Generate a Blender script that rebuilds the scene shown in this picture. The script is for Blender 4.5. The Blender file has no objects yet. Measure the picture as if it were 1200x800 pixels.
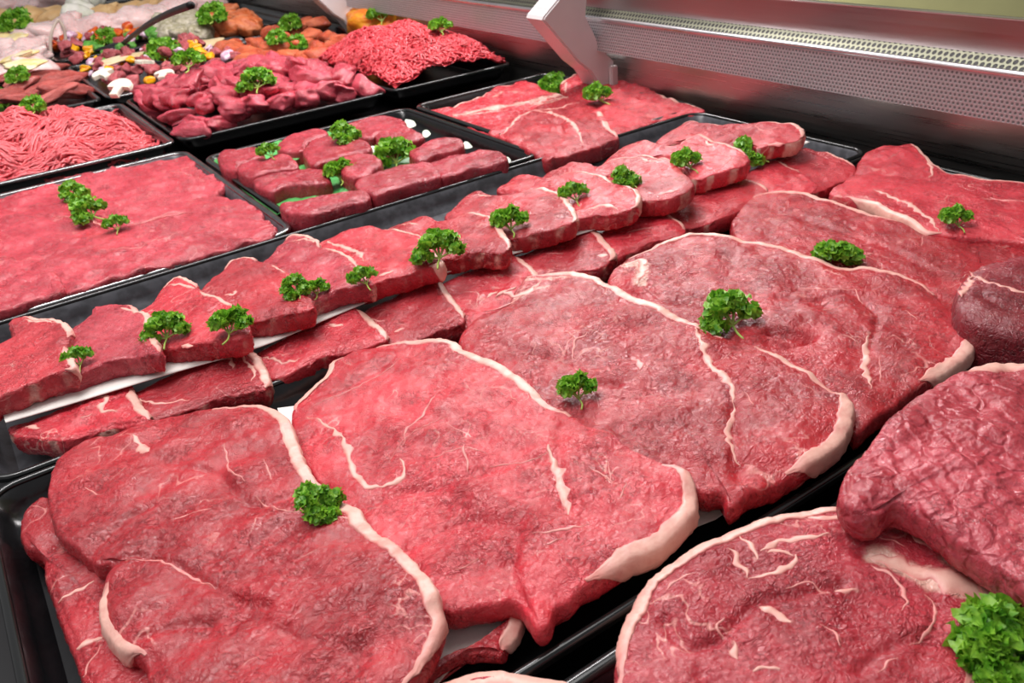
import bpy, bmesh, math, random
import numpy as np
from mathutils import Matrix, Vector

# ------------------------------------------------------------------ camera, world, lights, exposure
SC = bpy.context.scene
COL = SC.collection
F_PX = 1003.9
CAM_R = np.array([[0.82267554, -0.56175701, -0.08737282],
                  [-0.34065878, -0.36406021, -0.8668401],
                  [0.45514454, 0.74289247, -0.49087089]])      # rows: right, down, forward
CAM_P = np.array([0.0, 0.0, 0.4])                              # metres above the tray rims
cam = bpy.data.cameras.new('camera')
cam.sensor_width = 36.0
cam.lens = F_PX / 1200.0 * 36.0
cam.clip_start = 0.01
cam.dof.use_dof = True
cam.dof.focus_distance = 0.72
cam.dof.aperture_fstop = 16.0
camo = bpy.data.objects.new('camera', cam)
COL.objects.link(camo)
r_, d_, f_ = CAM_R
camo.matrix_world = Matrix(((r_[0], -d_[0], -f_[0], CAM_P[0]), (r_[1], -d_[1], -f_[1], CAM_P[1]),
                            (r_[2], -d_[2], -f_[2], CAM_P[2]), (0, 0, 0, 1)))
SC.camera = camo
SC.view_settings.view_transform = 'Standard'
SC.view_settings.look = 'None'
SC.view_settings.exposure = 0.02
SC.view_settings.gamma = 1.0
SC.view_settings.use_curve_mapping = False

W = bpy.data.worlds.new('world'); SC.world = W
W.use_nodes = True
W.node_tree.nodes['Background'].inputs[0].default_value = (0.80, 0.78, 0.80, 1)
W.node_tree.nodes['Background'].inputs[1].default_value = 0.38


def area(name, loc, tgt, sx, sy, power, col=(1, 1, 1)):
    l = bpy.data.lights.new(name, 'AREA'); l.shape = 'RECTANGLE'; l.size = sx; l.size_y = sy
    l.energy = power; l.color = col
    o = bpy.data.objects.new(name, l); COL.objects.link(o)
    o.location = loc
    o.rotation_euler = (Vector(tgt) - Vector(loc)).to_track_quat('-Z', 'Y').to_euler()
    return o


# the fluorescent tubes under the case canopy, running along the counter, and the shop ceiling lights
tube = area('case_tube_light', (1.20, 1.75, 1.10), (0.45, 1.55, 0.0), 0.14, 5.2, 92, (1.0, 0.95, 0.95))
ceil = area('shop_ceiling_light', (-0.2, 1.2, 2.6), (0.2, 1.2, 0.0), 1.2, 3.5, 60, (1.0, 0.98, 0.96))

# ------------------------------------------------------------------ helpers
def PX(px, py, z=0.0, kx=0.0, ky=0.0, xc=0.0, yc=0.0):
    """photo pixel(s) -> world point on the plane z + kx(x-xc) + ky(y-yc)"""
    px = np.asarray(px, float); py = np.asarray(py, float)
    d = np.stack([(px - 600) / F_PX, (py - 400) / F_PX, np.ones_like(px)], -1) @ CAM_R
    # CAM_P + s d on plane
    num = z + kx * (CAM_P[0] - xc) + ky * (CAM_P[1] - yc) - CAM_P[2]
    den = d[..., 2] - kx * d[..., 0] - ky * d[..., 1]
    s = num / den
    return CAM_P + d * s[..., None]


def PXX(px, py, X):
    d = np.array([(px - 600) / F_PX, (py - 400) / F_PX, 1.0]) @ CAM_R
    return CAM_P + d * (X / d[0])


def waves(seed, n=14):
    r = np.random.default_rng(seed)
    a = r.uniform(0, 2 * np.pi, n)
    k = r.uniform(0.6, 1.5, n)
    return a, k, r.uniform(0, 2 * np.pi, n)


def noise2(x, y, wl, seed):
    """smooth noise in about -1..1 with feature size wl"""
    a, k, p = waves(seed)
    out = np.zeros_like(x, dtype=float)
    for i in range(len(a)):
        out += np.sin((x * np.cos(a[i]) + y * np.sin(a[i])) * k[i] * 2 * np.pi / wl + p[i])
    return out / math.sqrt(len(a)) * 0.9


def noise3(P, wl, seed):
    r = np.random.default_rng(seed)
    out = np.zeros(len(P))
    for i in range(14):
        v = r.normal(size=3); v /= np.linalg.norm(v)
        out += np.sin(P @ v * r.uniform(0.6, 1.5) * 2 * np.pi / wl + r.uniform(0, 6.28))
    return out / 3.74 * 0.9


def mesh(name, V, Fc, mat, smooth=True, attr=None):
    me = bpy.data.meshes.new(name)
    V = np.asarray(V, np.float32)
    me.from_pydata(V.tolist(), [], Fc if isinstance(Fc, list) else Fc.tolist())
    if smooth:
        me.polygons.foreach_set('use_smooth', np.ones(len(me.polygons), bool))
    if attr is not None:
        for k, v in attr.items():
            at = me.attributes.new(k, 'FLOAT', 'POINT')
            at.data.foreach_set('value', np.asarray(v, np.float32))
    if mat is not None:
        me.materials.append(mat)
    me.update()
    return me


def link(name, me, parent=None, loc=None):
    o = bpy.data.objects.new(name, me)
    COL.objects.link(o)
    if parent is not None:
        o.parent = parent
    if loc is not None:
        o.location = loc
    return o


def tag(o, label=None, cat=None, group=None, kind=None):
    if label: o['label'] = label
    if cat: o['category'] = cat
    if group: o['group'] = group
    if kind: o['kind'] = kind
    return o


def grid_faces(nr, nc, closed=False, base=0, flip=False):
    i = np.arange(nr - 1)[:, None]; j = np.arange(nc if closed else nc - 1)[None, :]
    a = i * nc + j; b = i * nc + (j + 1) % nc; c = (i + 1) * nc + (j + 1) % nc; d = (i + 1) * nc + j
    a, b, c, d = [np.broadcast_to(q, (nr - 1, j.shape[1])).ravel() + base for q in (a, b, c, d)]
    f = np.stack([a, d, c, b] if flip else [a, b, c, d], 1)
    return f.tolist()


def catmull(P, n_per=12, closed=True):
    P = np.asarray(P, float); N = len(P)
    out = []
    rng = range(N) if closed else range(N - 1)
    t = np.linspace(0, 1, n_per, endpoint=False)[:, None]
    for i in rng:
        if closed:
            p0, p1, p2, p3 = P[i - 1], P[i], P[(i + 1) % N], P[(i + 2) % N]
        else:
            p0, p1, p2, p3 = P[max(i - 1, 0)], P[i], P[i + 1], P[min(i + 2, N - 1)]
        out.append(0.5 * ((2 * p1) + (-p0 + p2) * t + (2 * p0 - 5 * p1 + 4 * p2 - p3) * t ** 2 + (-p0 + 3 * p1 - 3 * p2 + p3) * t ** 3))
    out = np.concatenate(out)
    if not closed:
        out = np.vstack([out, P[-1]])
    return out


def resample(P, n, closed=True):
    Q = np.vstack([P, P[:1]]) if closed else P
    s = np.concatenate([[0], np.cumsum(np.linalg.norm(np.diff(Q, axis=0), axis=1))])
    u = np.linspace(0, s[-1], n, endpoint=not closed)
    return np.stack([np.interp(u, s, Q[:, k]) for k in range(Q.shape[1])], 1)


def dist_poly(x, y, L):
    """distance of points to an open polyline, and position along it"""
    best = np.full(x.shape, 1e9)
    for a, b in zip(L[:-1], L[1:]):
        ab = b - a; q = max(ab @ ab, 1e-12)
        t = np.clip(((x - a[0]) * ab[0] + (y - a[1]) * ab[1]) / q, 0, 1)
        best = np.minimum(best, np.hypot(x - a[0] - t * ab[0], y - a[1] - t * ab[1]))
    return best


# ------------------------------------------------------------------ materials
def nodes_of(name):
    m = bpy.data.materials.new(name); m.use_nodes = True
    nt = m.node_tree
    return m, nt, nt.nodes['Principled BSDF']


class NB:
    def __init__(s, nt): s.nt = nt
    def n(s, t, **kw):
        x = s.nt.nodes.new(t)
        for k, v in kw.items(): setattr(x, k, v)
        return x
    def l(s, a, b): s.nt.links.new(a, b)
    def val(s, sock, v):
        if isinstance(v, bpy.types.NodeSocket): s.l(v, sock)
        else: sock.default_value = v
    def math(s, op, a, b=0.0, c=0.0, clamp=False):
        x = s.n('ShaderNodeMath', operation=op, use_clamp=clamp)
        s.val(x.inputs[0], a); s.val(x.inputs[1], b); s.val(x.inputs[2], c)
        return x.outputs[0]
    def noise(s, co, scale, detail=2.0, rough=0.5, dist=0.0):
        x = s.n('ShaderNodeTexNoise')
        if co is not None: s.l(co, x.inputs['Vector'])
        x.inputs['Scale'].default_value = scale; x.inputs['Detail'].default_value = detail
        x.inputs['Roughness'].default_value = rough; x.inputs['Distortion'].default_value = dist
        return x.outputs['Fac']
    def maprange(s, v, a, b, c=0.0, d=1.0, smooth=True):
        x = s.n('ShaderNodeMapRange')
        if smooth: x.interpolation_type = 'SMOOTHSTEP'
        s.val(x.inputs['Value'], v)
        x.inputs['From Min'].default_value = a; x.inputs['From Max'].default_value = b
        x.inputs['To Min'].default_value = c; x.inputs['To Max'].default_value = d
        return x.outputs['Result']
    def mix(s, f, a, b, blend='MIX'):
        x = s.n('ShaderNodeMix', data_type='RGBA', blend_type=blend)
        s.val(x.inputs[0], f); s.val(x.inputs[6], a); s.val(x.inputs[7], b)
        return x.outputs[2]


def c4(c): return (c[0], c[1], c[2], 1.0)
def srgb(r, g, b):
    f = lambda v: (v / 255 / 12.92) if v <= 10 else ((v / 255 + 0.055) / 1.055) ** 2.4
    return (f(r), f(g), f(b))


FATC = srgb(224, 172, 158)


def meat_mat(name, dark, light, marble=0.5, crack=0.3, rough=0.36, mscale=30.0, fatc=FATC, crackscale=120.0, cells=False, bumpd=0.0012, fibre=0.25, wrinkle=0.42):
    m, nt, p = nodes_of(name); b = NB(nt)
    tc = b.n('ShaderNodeTexCoord'); oi = b.n('ShaderNodeObjectInfo')
    ad = b.n('ShaderNodeVectorMath', operation='ADD'); b.l(tc.outputs['Object'], ad.inputs[0])
    cx = b.n('ShaderNodeCombineXYZ')
    for i, k in enumerate((7.3, 3.1, 5.7)):
        b.l(b.math('MULTIPLY', oi.outputs['Random'], k), cx.inputs[i])
    b.l(cx.outputs[0], ad.inputs[1]); co = ad.outputs[0]
    big = b.maprange(b.noise(co, 16, 3, 0.55, 0.6), 0.32, 0.68)
    col = b.mix(big, c4(dark), c4(light))
    fib = b.maprange(b.noise(co, 260, 4, 0.65, 1.2), 0.3, 0.72)
    col = b.mix(b.math('MULTIPLY', fib, fibre), col, c4([min(1, v * 1.55 + 0.03) for v in light]))
    # thin marbling lines
    ln = b.math('ABSOLUTE', b.math('SUBTRACT', b.noise(co, mscale, 2, 0.5, 0.5), 0.5))
    ln = b.maprange(ln, 0.016, 0.003)
    msk = b.maprange(b.noise(co, mscale * 0.62, 1, 0.5), 0.54, 0.66)
    mf = b.math('MULTIPLY', b.math('MULTIPLY', ln, msk), marble)
    col = b.mix(mf, col, c4(srgb(232, 158, 150)))
    at = b.n('ShaderNodeAttribute', attribute_name='fat')
    fr = b.math('ADD', at.outputs['Fac'], b.math('MULTIPLY', b.math('SUBTRACT', b.noise(co, 150, 3, 0.6), 0.5), 0.8))
    ff = b.math('MULTIPLY', b.maprange(fr, 0.25, 0.75), b.maprange(at.outputs['Fac'], 0.03, 0.25))
    col = b.mix(ff, col, c4(fatc))
    vo = b.n('ShaderNodeTexVoronoi', feature='DISTANCE_TO_EDGE')
    wob = b.n('ShaderNodeTexNoise'); b.l(co, wob.inputs['Vector']); wob.inputs['Scale'].default_value = 70; wob.inputs['Detail'].default_value = 2
    wv = b.n('ShaderNodeVectorMath', operation='MULTIPLY_ADD'); b.l(wob.outputs['Color'], wv.inputs[0]); wv.inputs[1].default_value = (0.012, 0.012, 0.012) if cells else (0.02, 0.02, 0.02); b.l(co, wv.inputs[2])
    b.l(wv.outputs[0], vo.inputs['Vector']); vo.inputs['Scale'].default_value = crackscale
    ck = b.maprange(vo.outputs['Distance'], 0.0, 0.22 if cells else 0.12)
    ckm = b.maprange(b.noise(co, 22, 1), 0.30, 0.45) if cells else b.maprange(b.noise(co, 22, 1), 0.46, 0.62)
    # fine torn fibre lines
    fl = b.math('ABSOLUTE', b.math('SUBTRACT', b.noise(co, 95, 3, 0.6, 1.5), 0.5))
    fl = b.math('MULTIPLY', b.maprange(fl, 0.022, 0.004), b.maprange(b.noise(co, 30, 1), 0.47, 0.60))
    col = b.mix(b.math('MULTIPLY', fl, 0.45), col, c4([v * 0.55 for v in dark]))
    b.l(col, p.inputs['Base Color'])
    rg = b.maprange(b.noise(co, 90, 2), 0.3, 0.7, rough - 0.12, rough + 0.06)
    b.l(rg, p.inputs['Roughness'])
    p.inputs['Specular IOR Level'].default_value = 0.6
    p.inputs['Subsurface Weight'].default_value = 0.22
    p.inputs['Subsurface Radius'].default_value = (1.0, 0.22, 0.18); p.inputs['Subsurface Scale'].default_value = 0.004
    # relief: fibres, soft lumps, wrinkle network
    h = b.math('MULTIPLY', b.math('MULTIPLY', ck, ckm), crack)
    h = b.math('ADD', h, b.math('MULTIPLY', b.noise(co, 340, 4, 0.65, 0.8), 0.85))
    h = b.math('ADD', h, b.math('MULTIPLY', b.noise(co, 110, 3, 0.6, 0.8), 0.45))
    mp = b.n('ShaderNodeMapping'); b.l(wv.outputs[0], mp.inputs[0]); mp.inputs['Scale'].default_value = (60, 210, 120)
    rot = b.n('ShaderNodeCombineXYZ'); b.l(b.math('MULTIPLY', oi.outputs['Random'], 3.0), rot.inputs[2]); b.l(rot.outputs[0], mp.inputs['Rotation'])
    wr = b.math('ABSOLUTE', b.math('SUBTRACT', b.noise(mp.outputs[0], 1.0, 2, 0.5, 0.8), 0.5))
    h = b.math('ADD', h, b.math('MULTIPLY', b.maprange(wr, 0.0, 0.14), b.math('MULTIPLY', b.maprange(b.noise(co, 14, 1), 0.44, 0.62, 0.12, 1.0), wrinkle)))
    h = b.math('SUBTRACT', h, b.math('MULTIPLY', fl, 0.6))
    bp = b.n('ShaderNodeBump'); bp.inputs['Strength'].default_value = 1.0; bp.inputs['Distance'].default_value = bumpd
    b.l(h, bp.inputs['Height']); b.l(bp.outputs[0], p.inputs['Normal'])
    return m


def fat_mat(name, base=FATC, pink=srgb(200, 112, 108), rough=0.42):
    m, nt, p = nodes_of(name); b = NB(nt)
    tc = b.n('ShaderNodeTexCoord'); co = tc.outputs['Object']
    f = b.maprange(b.noise(co, 55, 3, 0.6, 0.8), 0.45, 0.78)
    col = b.mix(b.math('MULTIPLY', f, 0.55), c4(base), c4(pink))
    f2 = b.maprange(b.noise(co, 300, 2), 0.35, 0.7)
    col = b.mix(b.math('MULTIPLY', f2, 0.22), col, c4(srgb(236, 200, 184)))
    pk = b.n('ShaderNodeAttribute', attribute_name='pk')
    pf = b.math('MULTIPLY', pk.outputs['Fac'], b.maprange(b.noise(co, 120, 2), 0.25, 0.6, 0.45, 1.0))
    col = b.mix(pf, col, c4(srgb(196, 78, 84)))
    b.l(col, p.inputs['Base Color']); p.inputs['Roughness'].default_value = rough
    bp = b.n('ShaderNodeBump'); bp.inputs['Distance'].default_value = 0.0005; bp.inputs['Strength'].default_value = 0.8
    b.l(b.noise(co, 160, 3, 0.6, 0.6), bp.inputs['Height']); b.l(bp.outputs[0], p.inputs['Normal'])
    return m


def plain(name, col, rough=0.4, metal=0.0, spec=0.5, var=0.0, vscale=40, bump=0.0, bscale=80, col2=None, coat=0.0):
    m, nt, p = nodes_of(name); b = NB(nt)
    tc = b.n('ShaderNodeTexCoord'); co = tc.outputs['Object']
    oi = b.n('ShaderNodeObjectInfo')
    c2 = c4(col2) if col2 is not None else c4([v * (1 - var) for v in col])
    b.l(b.mix(b.maprange(b.noise(co, vscale, 3, 0.6), 0.35, 0.65), c4(col), c2), p.inputs['Base Color'])
    p.inputs['Roughness'].default_value = rough; p.inputs['Metallic'].default_value = metal
    p.inputs['Specular IOR Level'].default_value = spec
    p.inputs['Coat Weight'].default_value = coat
    if bump:
        bp = b.n('ShaderNodeBump'); bp.inputs['Distance'].default_value = bump
        b.l(b.noise(co, bscale, 3, 0.6), bp.inputs['Height']); b.l(bp.outputs[0], p.inputs['Normal'])
    return m


M = {}
M['beef'] = meat_mat('beef', srgb(150, 22, 34), srgb(188, 48, 58), 0.6, 0.15)
M['beef_rump'] = meat_mat('beef_rump', srgb(140, 18, 28), srgb(178, 40, 50), 0.6, 0.22, 0.28, 26)
M['beef_pink'] = meat_mat('beef_pink', srgb(160, 38, 52), srgb(192, 68, 80), 0.5, 0.12, 0.30, 36)
M['beef_bright'] = meat_mat('beef_bright', srgb(168, 26, 40), srgb(204, 56, 68), 0.7, 0.12, 0.28, 34)
M['beef_fillet'] = meat_mat('beef_fillet', srgb(140, 26, 40), srgb(174, 52, 66), 0.2, 0.12, 0.30, 40)
M['beef_crack'] = meat_mat('beef_crack', srgb(156, 44, 56), srgb(184, 70, 82), 0.2, 1.3, 0.28, 40, crackscale=62, bumpd=0.0011, cells=True, wrinkle=0.12)
M['beef_dark'] = meat_mat('beef_dark', srgb(100, 14, 24), srgb(142, 40, 52), 0.4, 0.2, 0.30, 30)
M['beef_roll'] = meat_mat('beef_roll', srgb(144, 28, 40), srgb(182, 56, 68), 0.75, 0.3, 0.30, 30)
M['mince'] = meat_mat('mince', srgb(184, 34, 46), srgb(212, 68, 78), 0.2, 0.0, 0.34, 60, bumpd=0.0006)
M['mince_pink'] = meat_mat('mince_pink', srgb(190, 54, 64), srgb(216, 92, 98), 0.2, 0.0, 0.34, 60, bumpd=0.0006)
M['dice'] = meat_mat('dice', srgb(156, 34, 52), srgb(200, 78, 94), 0.3, 0.1, 0.24, 50)
M['fat'] = fat_mat('fat')
M['fat_pink'] = fat_mat('fat_pink', srgb(226, 150, 144), srgb(206, 106, 108))
M['paper'] = plain('paper', srgb(236, 230, 224), 0.6, var=0.08, vscale=30)
M['black_tray'] = plain('black_tray', (0.006, 0.006, 0.007), 0.22, spec=0.5, var=0.3, bump=0.0004, bscale=60)
M['grey_tray'] = plain('grey_tray', (0.085, 0.086, 0.098), 0.34, spec=0.5, var=0.5, vscale=60)
M['rim_metal'] = plain('rim_metal', (0.30, 0.30, 0.30), 0.25, metal=1.0, var=0.3)
M['rim_black'] = plain('rim_black', (0.008, 0.009, 0.009), 0.16, spec=0.6)
M['deck'] = plain('deck', (0.004, 0.004, 0.005), 0.35)
M['parsley'] = None

# ------------------------------------------------------------------ structure: deck, back wall, air grille, bracket
def box_mesh(name, x0, x1, y0, y1, z0, z1, mat, bev=0.0, loc=(0, 0, 0)):
    bm = bmesh.new()
    bmesh.ops.create_cube(bm, size=1.0)
    for v in bm.verts:
        v.co = Vector(((x0 + x1) / 2 + v.co.x * (x1 - x0), (y0 + y1) / 2 + v.co.y * (y1 - y0), (z0 + z1) / 2 + v.co.z * (z1 - z0)))
    if bev:
        bmesh.ops.bevel(bm, geom=bm.edges[:], offset=bev, segments=2, affect='EDGES')
    me = bpy.data.meshes.new(name); bm.to_mesh(me); bm.free()
    if mat: me.materials.append(mat)
    return me


def struct(name, me, label=None, cat=None, parent=None):
    o = link(name, me, parent); o['kind'] = 'structure'
    tag(o, label, cat)
    return o


def steel(name, base=(0.42, 0.40, 0.38), rough=0.22, aniso=True):
    m, nt, p = nodes_of(name); b = NB(nt)
    tc = b.n('ShaderNodeTexCoord'); mp = b.n('ShaderNodeMapping'); b.l(tc.outputs['Object'], mp.inputs[0])
    mp.inputs['Scale'].default_value = (300, 4, 300)
    n = b.noise(mp.outputs[0], 1.0, 3, 0.6)
    b.l(b.mix(n, c4([v * 0.8 for v in base]), c4(base)), p.inputs['Base Color'])
    p.inputs['Metallic'].default_value = 1.0
    b.l(b.maprange(n, 0.3, 0.7, rough - 0.05, rough + 0.08), p.inputs['Roughness'])
    return m


def holes_mat(name, metal, hole, pitch, rad, axes, base_rough=0.35, stretch=1.0):
    """perforated sheet: staggered round holes over the two given object axes"""
    m, nt, p = nodes_of(name); b = NB(nt)
    tc = b.n('ShaderNodeTexCoord'); sp = b.n('ShaderNodeSeparateXYZ'); b.l(tc.outputs['Object'], sp.inputs[0])
    u = b.math('DIVIDE', sp.outputs[axes[0]], pitch); v = b.math('DIVIDE', sp.outputs[axes[1]], pitch * 0.866 * stretch)
    row = b.math('FLOOR', v)
    off = b.math('MULTIPLY', b.math('PINGPONG', row, 1.0), 0.5)
    fu = b.math('SUBTRACT', b.math('FRACT', b.math('ADD', u, off)), 0.5)
    fv = b.math('MULTIPLY', b.math('SUBTRACT', b.math('FRACT', v), 0.5), 0.866 * stretch)
    d = b.math('SQRT', b.math('ADD', b.math('MULTIPLY', fu, fu), b.math('MULTIPLY', fv, fv)))
    h = b.maprange(d, rad * 0.85, rad * 1.1)
    b.l(b.mix(h, c4(hole), c4(metal)), p.inputs['Base Color'])
    b.l(b.math('MULTIPLY', h, 0.85), p.inputs['Metallic'])
    p.inputs['Roughness'].default_value = base_rough
    bp = b.n('ShaderNodeBump'); bp.inputs['Distance'].default_value = 0.0012
    b.l(h, bp.inputs['Height']); b.l(bp.outputs[0], p.inputs['Normal'])
    return m


YA, YB = -0.6, 6.0
M['steel'] = steel('steel', (0.55, 0.53, 0.51), 0.30)
M['steel_meat_reflection'] = steel('steel_meat_reflection', (0.40, 0.36, 0.35), 0.34)  # brownish tint paints the red meat's reflection into the steel colour
M['steel_lip'] = steel('steel_lip', (0.78, 0.74, 0.76), 0.28)
M['perf_front'] = holes_mat('perf_front', (0.60, 0.56, 0.58), (0.16, 0.14, 0.14), 0.0060, 0.30, ('Y', 'Z'), 0.45)
M['perf_top'] = holes_mat('perf_top', (0.26, 0.26, 0.19), (0.012, 0.01, 0.01), 0.0080, 0.34, ('Y', 'X'), 0.4)
M['white_plastic'] = plain('white_plastic', srgb(214, 206, 206), 0.38, var=0.06, vscale=8)
M['olive_wall'] = plain('olive_wall', srgb(150, 148, 100), 0.6, var=0.15, vscale=2.5)

struct('floor', box_mesh('deck', -0.6, 1.1, YA, YB, -0.075, -0.055, M['deck']), 'black deck of the display case under the trays', 'counter')
struct('wall_back', box_mesh('back_wall', 1.10, 1.115, YA, YB, -0.075, 0.10, M['steel'], 0.001), 'dark brushed steel wall behind the trays', 'wall')
# air grille: perforated front face leaning out, bright folded lip, perforated top, steel back panel
gr = bpy.data.objects.new('air_grille', None); COL.objects.link(gr); gr.location = (1.05, 1.2, 0.07)
tag(gr, 'perforated steel air grille running along the back of the case', 'grille')
gl = Vector(gr.location)
def gpart(name, prof, mat, y0=YA, y1=YB):
    V = []; n = len(prof)
    for y in (y0, y1):
        for (x, z) in prof: V.append((x - gl.x, y - gl.y, z - gl.z))
    Fc = [[i, (i + 1) % n, n + (i + 1) % n, n + i] for i in range(n)] + [list(range(n))[::-1], list(range(n, 2 * n))]
    me = mesh(name, V, Fc, mat, smooth=False)
    bm = bmesh.new(); bm.from_mesh(me); bmesh.ops.recalc_face_normals(bm, faces=bm.faces[:]); bm.to_mesh(me); bm.free()
    return link(name, me, gr)
gpart('front_panel', [(1.047, 0.070), (1.050, 0.124), (1.054, 0.124), (1.051, 0.070)], M['perf_front'])
th_ = np.linspace(-0.6, math.pi * 0.75, 8)
gpart('folded_lip', [(1.0515 + 0.0045 * math.cos(math.pi - t), 0.1262 + 0.0045 * math.sin(t)) for t in th_] + [(1.060, 0.1275), (1.060, 0.122)], M['steel_lip'])
gpart('top_grille', [(1.057, 0.1275), (1.073, 0.1405), (1.075, 0.137), (1.059, 0.1235)], M['perf_top'])
gpart('back_panel', [(1.0735, 0.138), (1.066, 0.1825), (1.070, 0.1825), (1.0775, 0.138)], M['steel_meat_reflection'])
gpart('top_edge', [(1.065, 0.1825), (1.065, 0.1840), (1.080, 0.1840), (1.080, 0.1825)], M['steel_lip'])
struct('wall_far', box_mesh('far_wall', 2.6, 2.65, -2.0, 8.0, -1.0, 2.4, M['olive_wall']), 'olive green shop wall seen above the case back', 'wall')


def bracket(y, label):
    """white corbel-shaped support standing in front of the grille"""
    e = bpy.data.objects.new('shelf_bracket', None); COL.objects.link(e); e.location = (1.06, y, 0.02)
    tag(e, label, 'bracket', 'white brackets along the case back')
    prof = [(1.075, -0.045), (1.052, 0.0), (1.030, 0.034), (1.003, 0.056), (0.965, 0.100), (0.934, 0.136), (0.927, 0.144), (0.931, 0.150),
            (0.962, 0.172), (0.985, 0.20), (1.01, 0.26), (1.05, 0.26), (1.030, 0.17), (1.024, 0.134), (1.044, 0.098), (1.063, 0.066), (1.087, 0.044), (1.090, -0.045)]
    t = 0.055
    V = [(x - 1.06, dy, z - 0.02) for dy in (0, t) for x, z in prof]; n = len(prof)
    Fc = [[i, (i + 1) % n, n + (i + 1) % n, n + i] for i in range(n)] + [list(range(n))[::-1], list(range(n, 2 * n))]
    me = mesh('side_plate', V, Fc, M['white_plastic'], smooth=False)
    bm = bmesh.new(); bm.from_mesh(me); bmesh.ops.recalc_face_normals(bm, faces=bm.faces[:])
    bmesh.ops.bevel(bm, geom=[ed for ed in bm.edges if abs(ed.verts[0].co.y - ed.verts[1].co.y) < 1e-6], offset=0.003, segments=2, affect='EDGES')
    bm.to_mesh(me); bm.free()
    link('side_plate', me, e)
    # upright flange beside the wall
    link('wall_flange', box_mesh('wall_flange', 0.012, 0.028, -0.010, 0.0, -0.06, 0.018, M['white_plastic'], 0.002), e)
    link('cap', box_mesh('cap', -0.120, -0.085, 0.004, t - 0.004, 0.128, 0.140, M['white_plastic'], 0.004), e)
    return e
bracket(1.30, 'white bracket beside the grille behind the rib steaks')
bracket(2.42, 'far white bracket behind the orange marinated meat')


# ------------------------------------------------------------------ trays
def rrect(x0, x1, y0, y1, r, n=7):
    pts = []
    for (cx, cy, a0) in ((x1 - r, y1 - r, 0), (x0 + r, y1 - r, 90), (x0 + r, y0 + r, 180), (x1 - r, y0 + r, 270)):
        for k in range(n + 1):
            a = math.radians(a0 + 90 * k / n); pts.append((cx + r * math.cos(a), cy + r * math.sin(a)))
    return pts


def tray(label, x0, x1, y0, y1, depth=0.026, mat='black_tray', rim='rim_black', r=0.03, zr=0.0, lip=0.010):
    cx, cy = (x0 + x1) / 2, (y0 + y1) / 2
    e = bpy.data.objects.new('meat_tray', None); COL.objects.link(e); e.location = (cx, cy, zr - depth - 0.004)
    tag(e, label, 'tray', 'display trays')
    def loop(off, z, rr): return [(x - cx, y - cy, z + depth + 0.004) for x, y in rrect(x0 + off, x1 - off, y0 + off, y1 - off, max(rr, 0.004))]
    prof = [(lip * 0.9, -0.001, r - lip), (lip + 0.003, -0.005, r - lip), (lip + 0.006, -depth * 0.55, r - lip), (lip + 0.010, -depth * 0.88, r - lip),
            (lip + 0.016, -depth, r - lip), (lip + 0.013, -depth - 0.003, r - lip), (lip + 0.004, -depth * 0.6, r - lip), (lip, -0.006, r - lip)]
    V = []
    for off, z, rr in prof: V += loop(off, z, rr)
    n = len(loop(0, 0, r)); 
    Fc = grid_faces(len(prof), n, True)
    Fc.append([4 * n + i for i in range(n)])
    Fc.append([5 * n + i for i in range(n)][::-1])
    me = mesh('pan', V, Fc, M[mat]); link('pan', me, e)
    me.polygons[len(Fc) - 1].use_smooth = False; me.polygons[len(Fc) - 2].use_smooth = False
    V = []; k = 10
    prof = [(0.0, -0.004)] + [(lip / 2 - lip / 2 * math.cos(a), -0.001 + 0.003 * math.sin(a)) for a in np.linspace(0, math.pi, k)] + [(lip, -0.004)]
    for off, z in prof: V += loop(off, z, r - off)
    link('rim', mesh('rim', V, grid_faces(len(prof), n, True), M[rim]), e)
    return e


tray('long black tray holding the two rows of sirloin steaks', -0.075, 1.045, 0.700, 1.040, 0.028, 'grey_tray', 'rim_black', lip=0.007)
tray('large black tray in front holding the overlapping rump steaks', -0.080, 1.045, 0.285, 0.696, 0.022, lip=0.007)
tray('black tray at the front right under the rolled steak', 0.10, 0.80, -0.20, 0.270, 0.030)
tray('metal edged tray at the left full of flat beef slices', -0.22, 0.330, 1.046, 1.575, 0.024, 'grey_tray', 'rim_metal')
tray('black tray lined with green holding the fillet pieces', 0.336, 0.735, 1.052, 1.50, 0.030)
tray('black tray under the rib steaks beside the bracket', 0.745, 1.075, 1.052, 1.50, 0.028)
tray('metal edged tray of minced beef at the left edge', -0.15, 0.334, 1.640, 2.10, 0.028, 'black_tray', 'rim_metal')
tray('black tray of diced beef behind the fillets', 0.342, 0.770, 1.640, 2.12, 0.030, 'black_tray', 'rim_black')
tray('black tray heaped with bright minced beef near the grille', 0.78, 1.085, 1.640, 2.12, 0.030)
tray('black tray of meat skewers at the far left', -0.15, 0.310, 2.18, 2.70, 0.028)
tray('metal edged tray of kebab meat with mushroom slices', 0.320, 0.675, 2.18, 2.74, 0.028, 'black_tray', 'rim_metal')
tray('black tray of orange marinated cutlets', 0.685, 1.085, 2.18, 2.74, 0.028)
tray('black tray with cheese topped chicken at the far left', -0.15, 0.310, 2.86, 3.5, 0.028)
tray('black tray of mixed vegetables and meat with the black spoon', 0.320, 0.665, 2.86, 3.5, 0.028)
tray('black tray of herb coated and spiced meat', 0.675, 1.085, 2.86, 3.5, 0.028)
tray('long black tray of pale chicken at the far end', -0.15, 1.085, 3.62, 4.5, 0.028)
# ------------------------------------------------------------------ cuts of meat
SURF = {}


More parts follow.
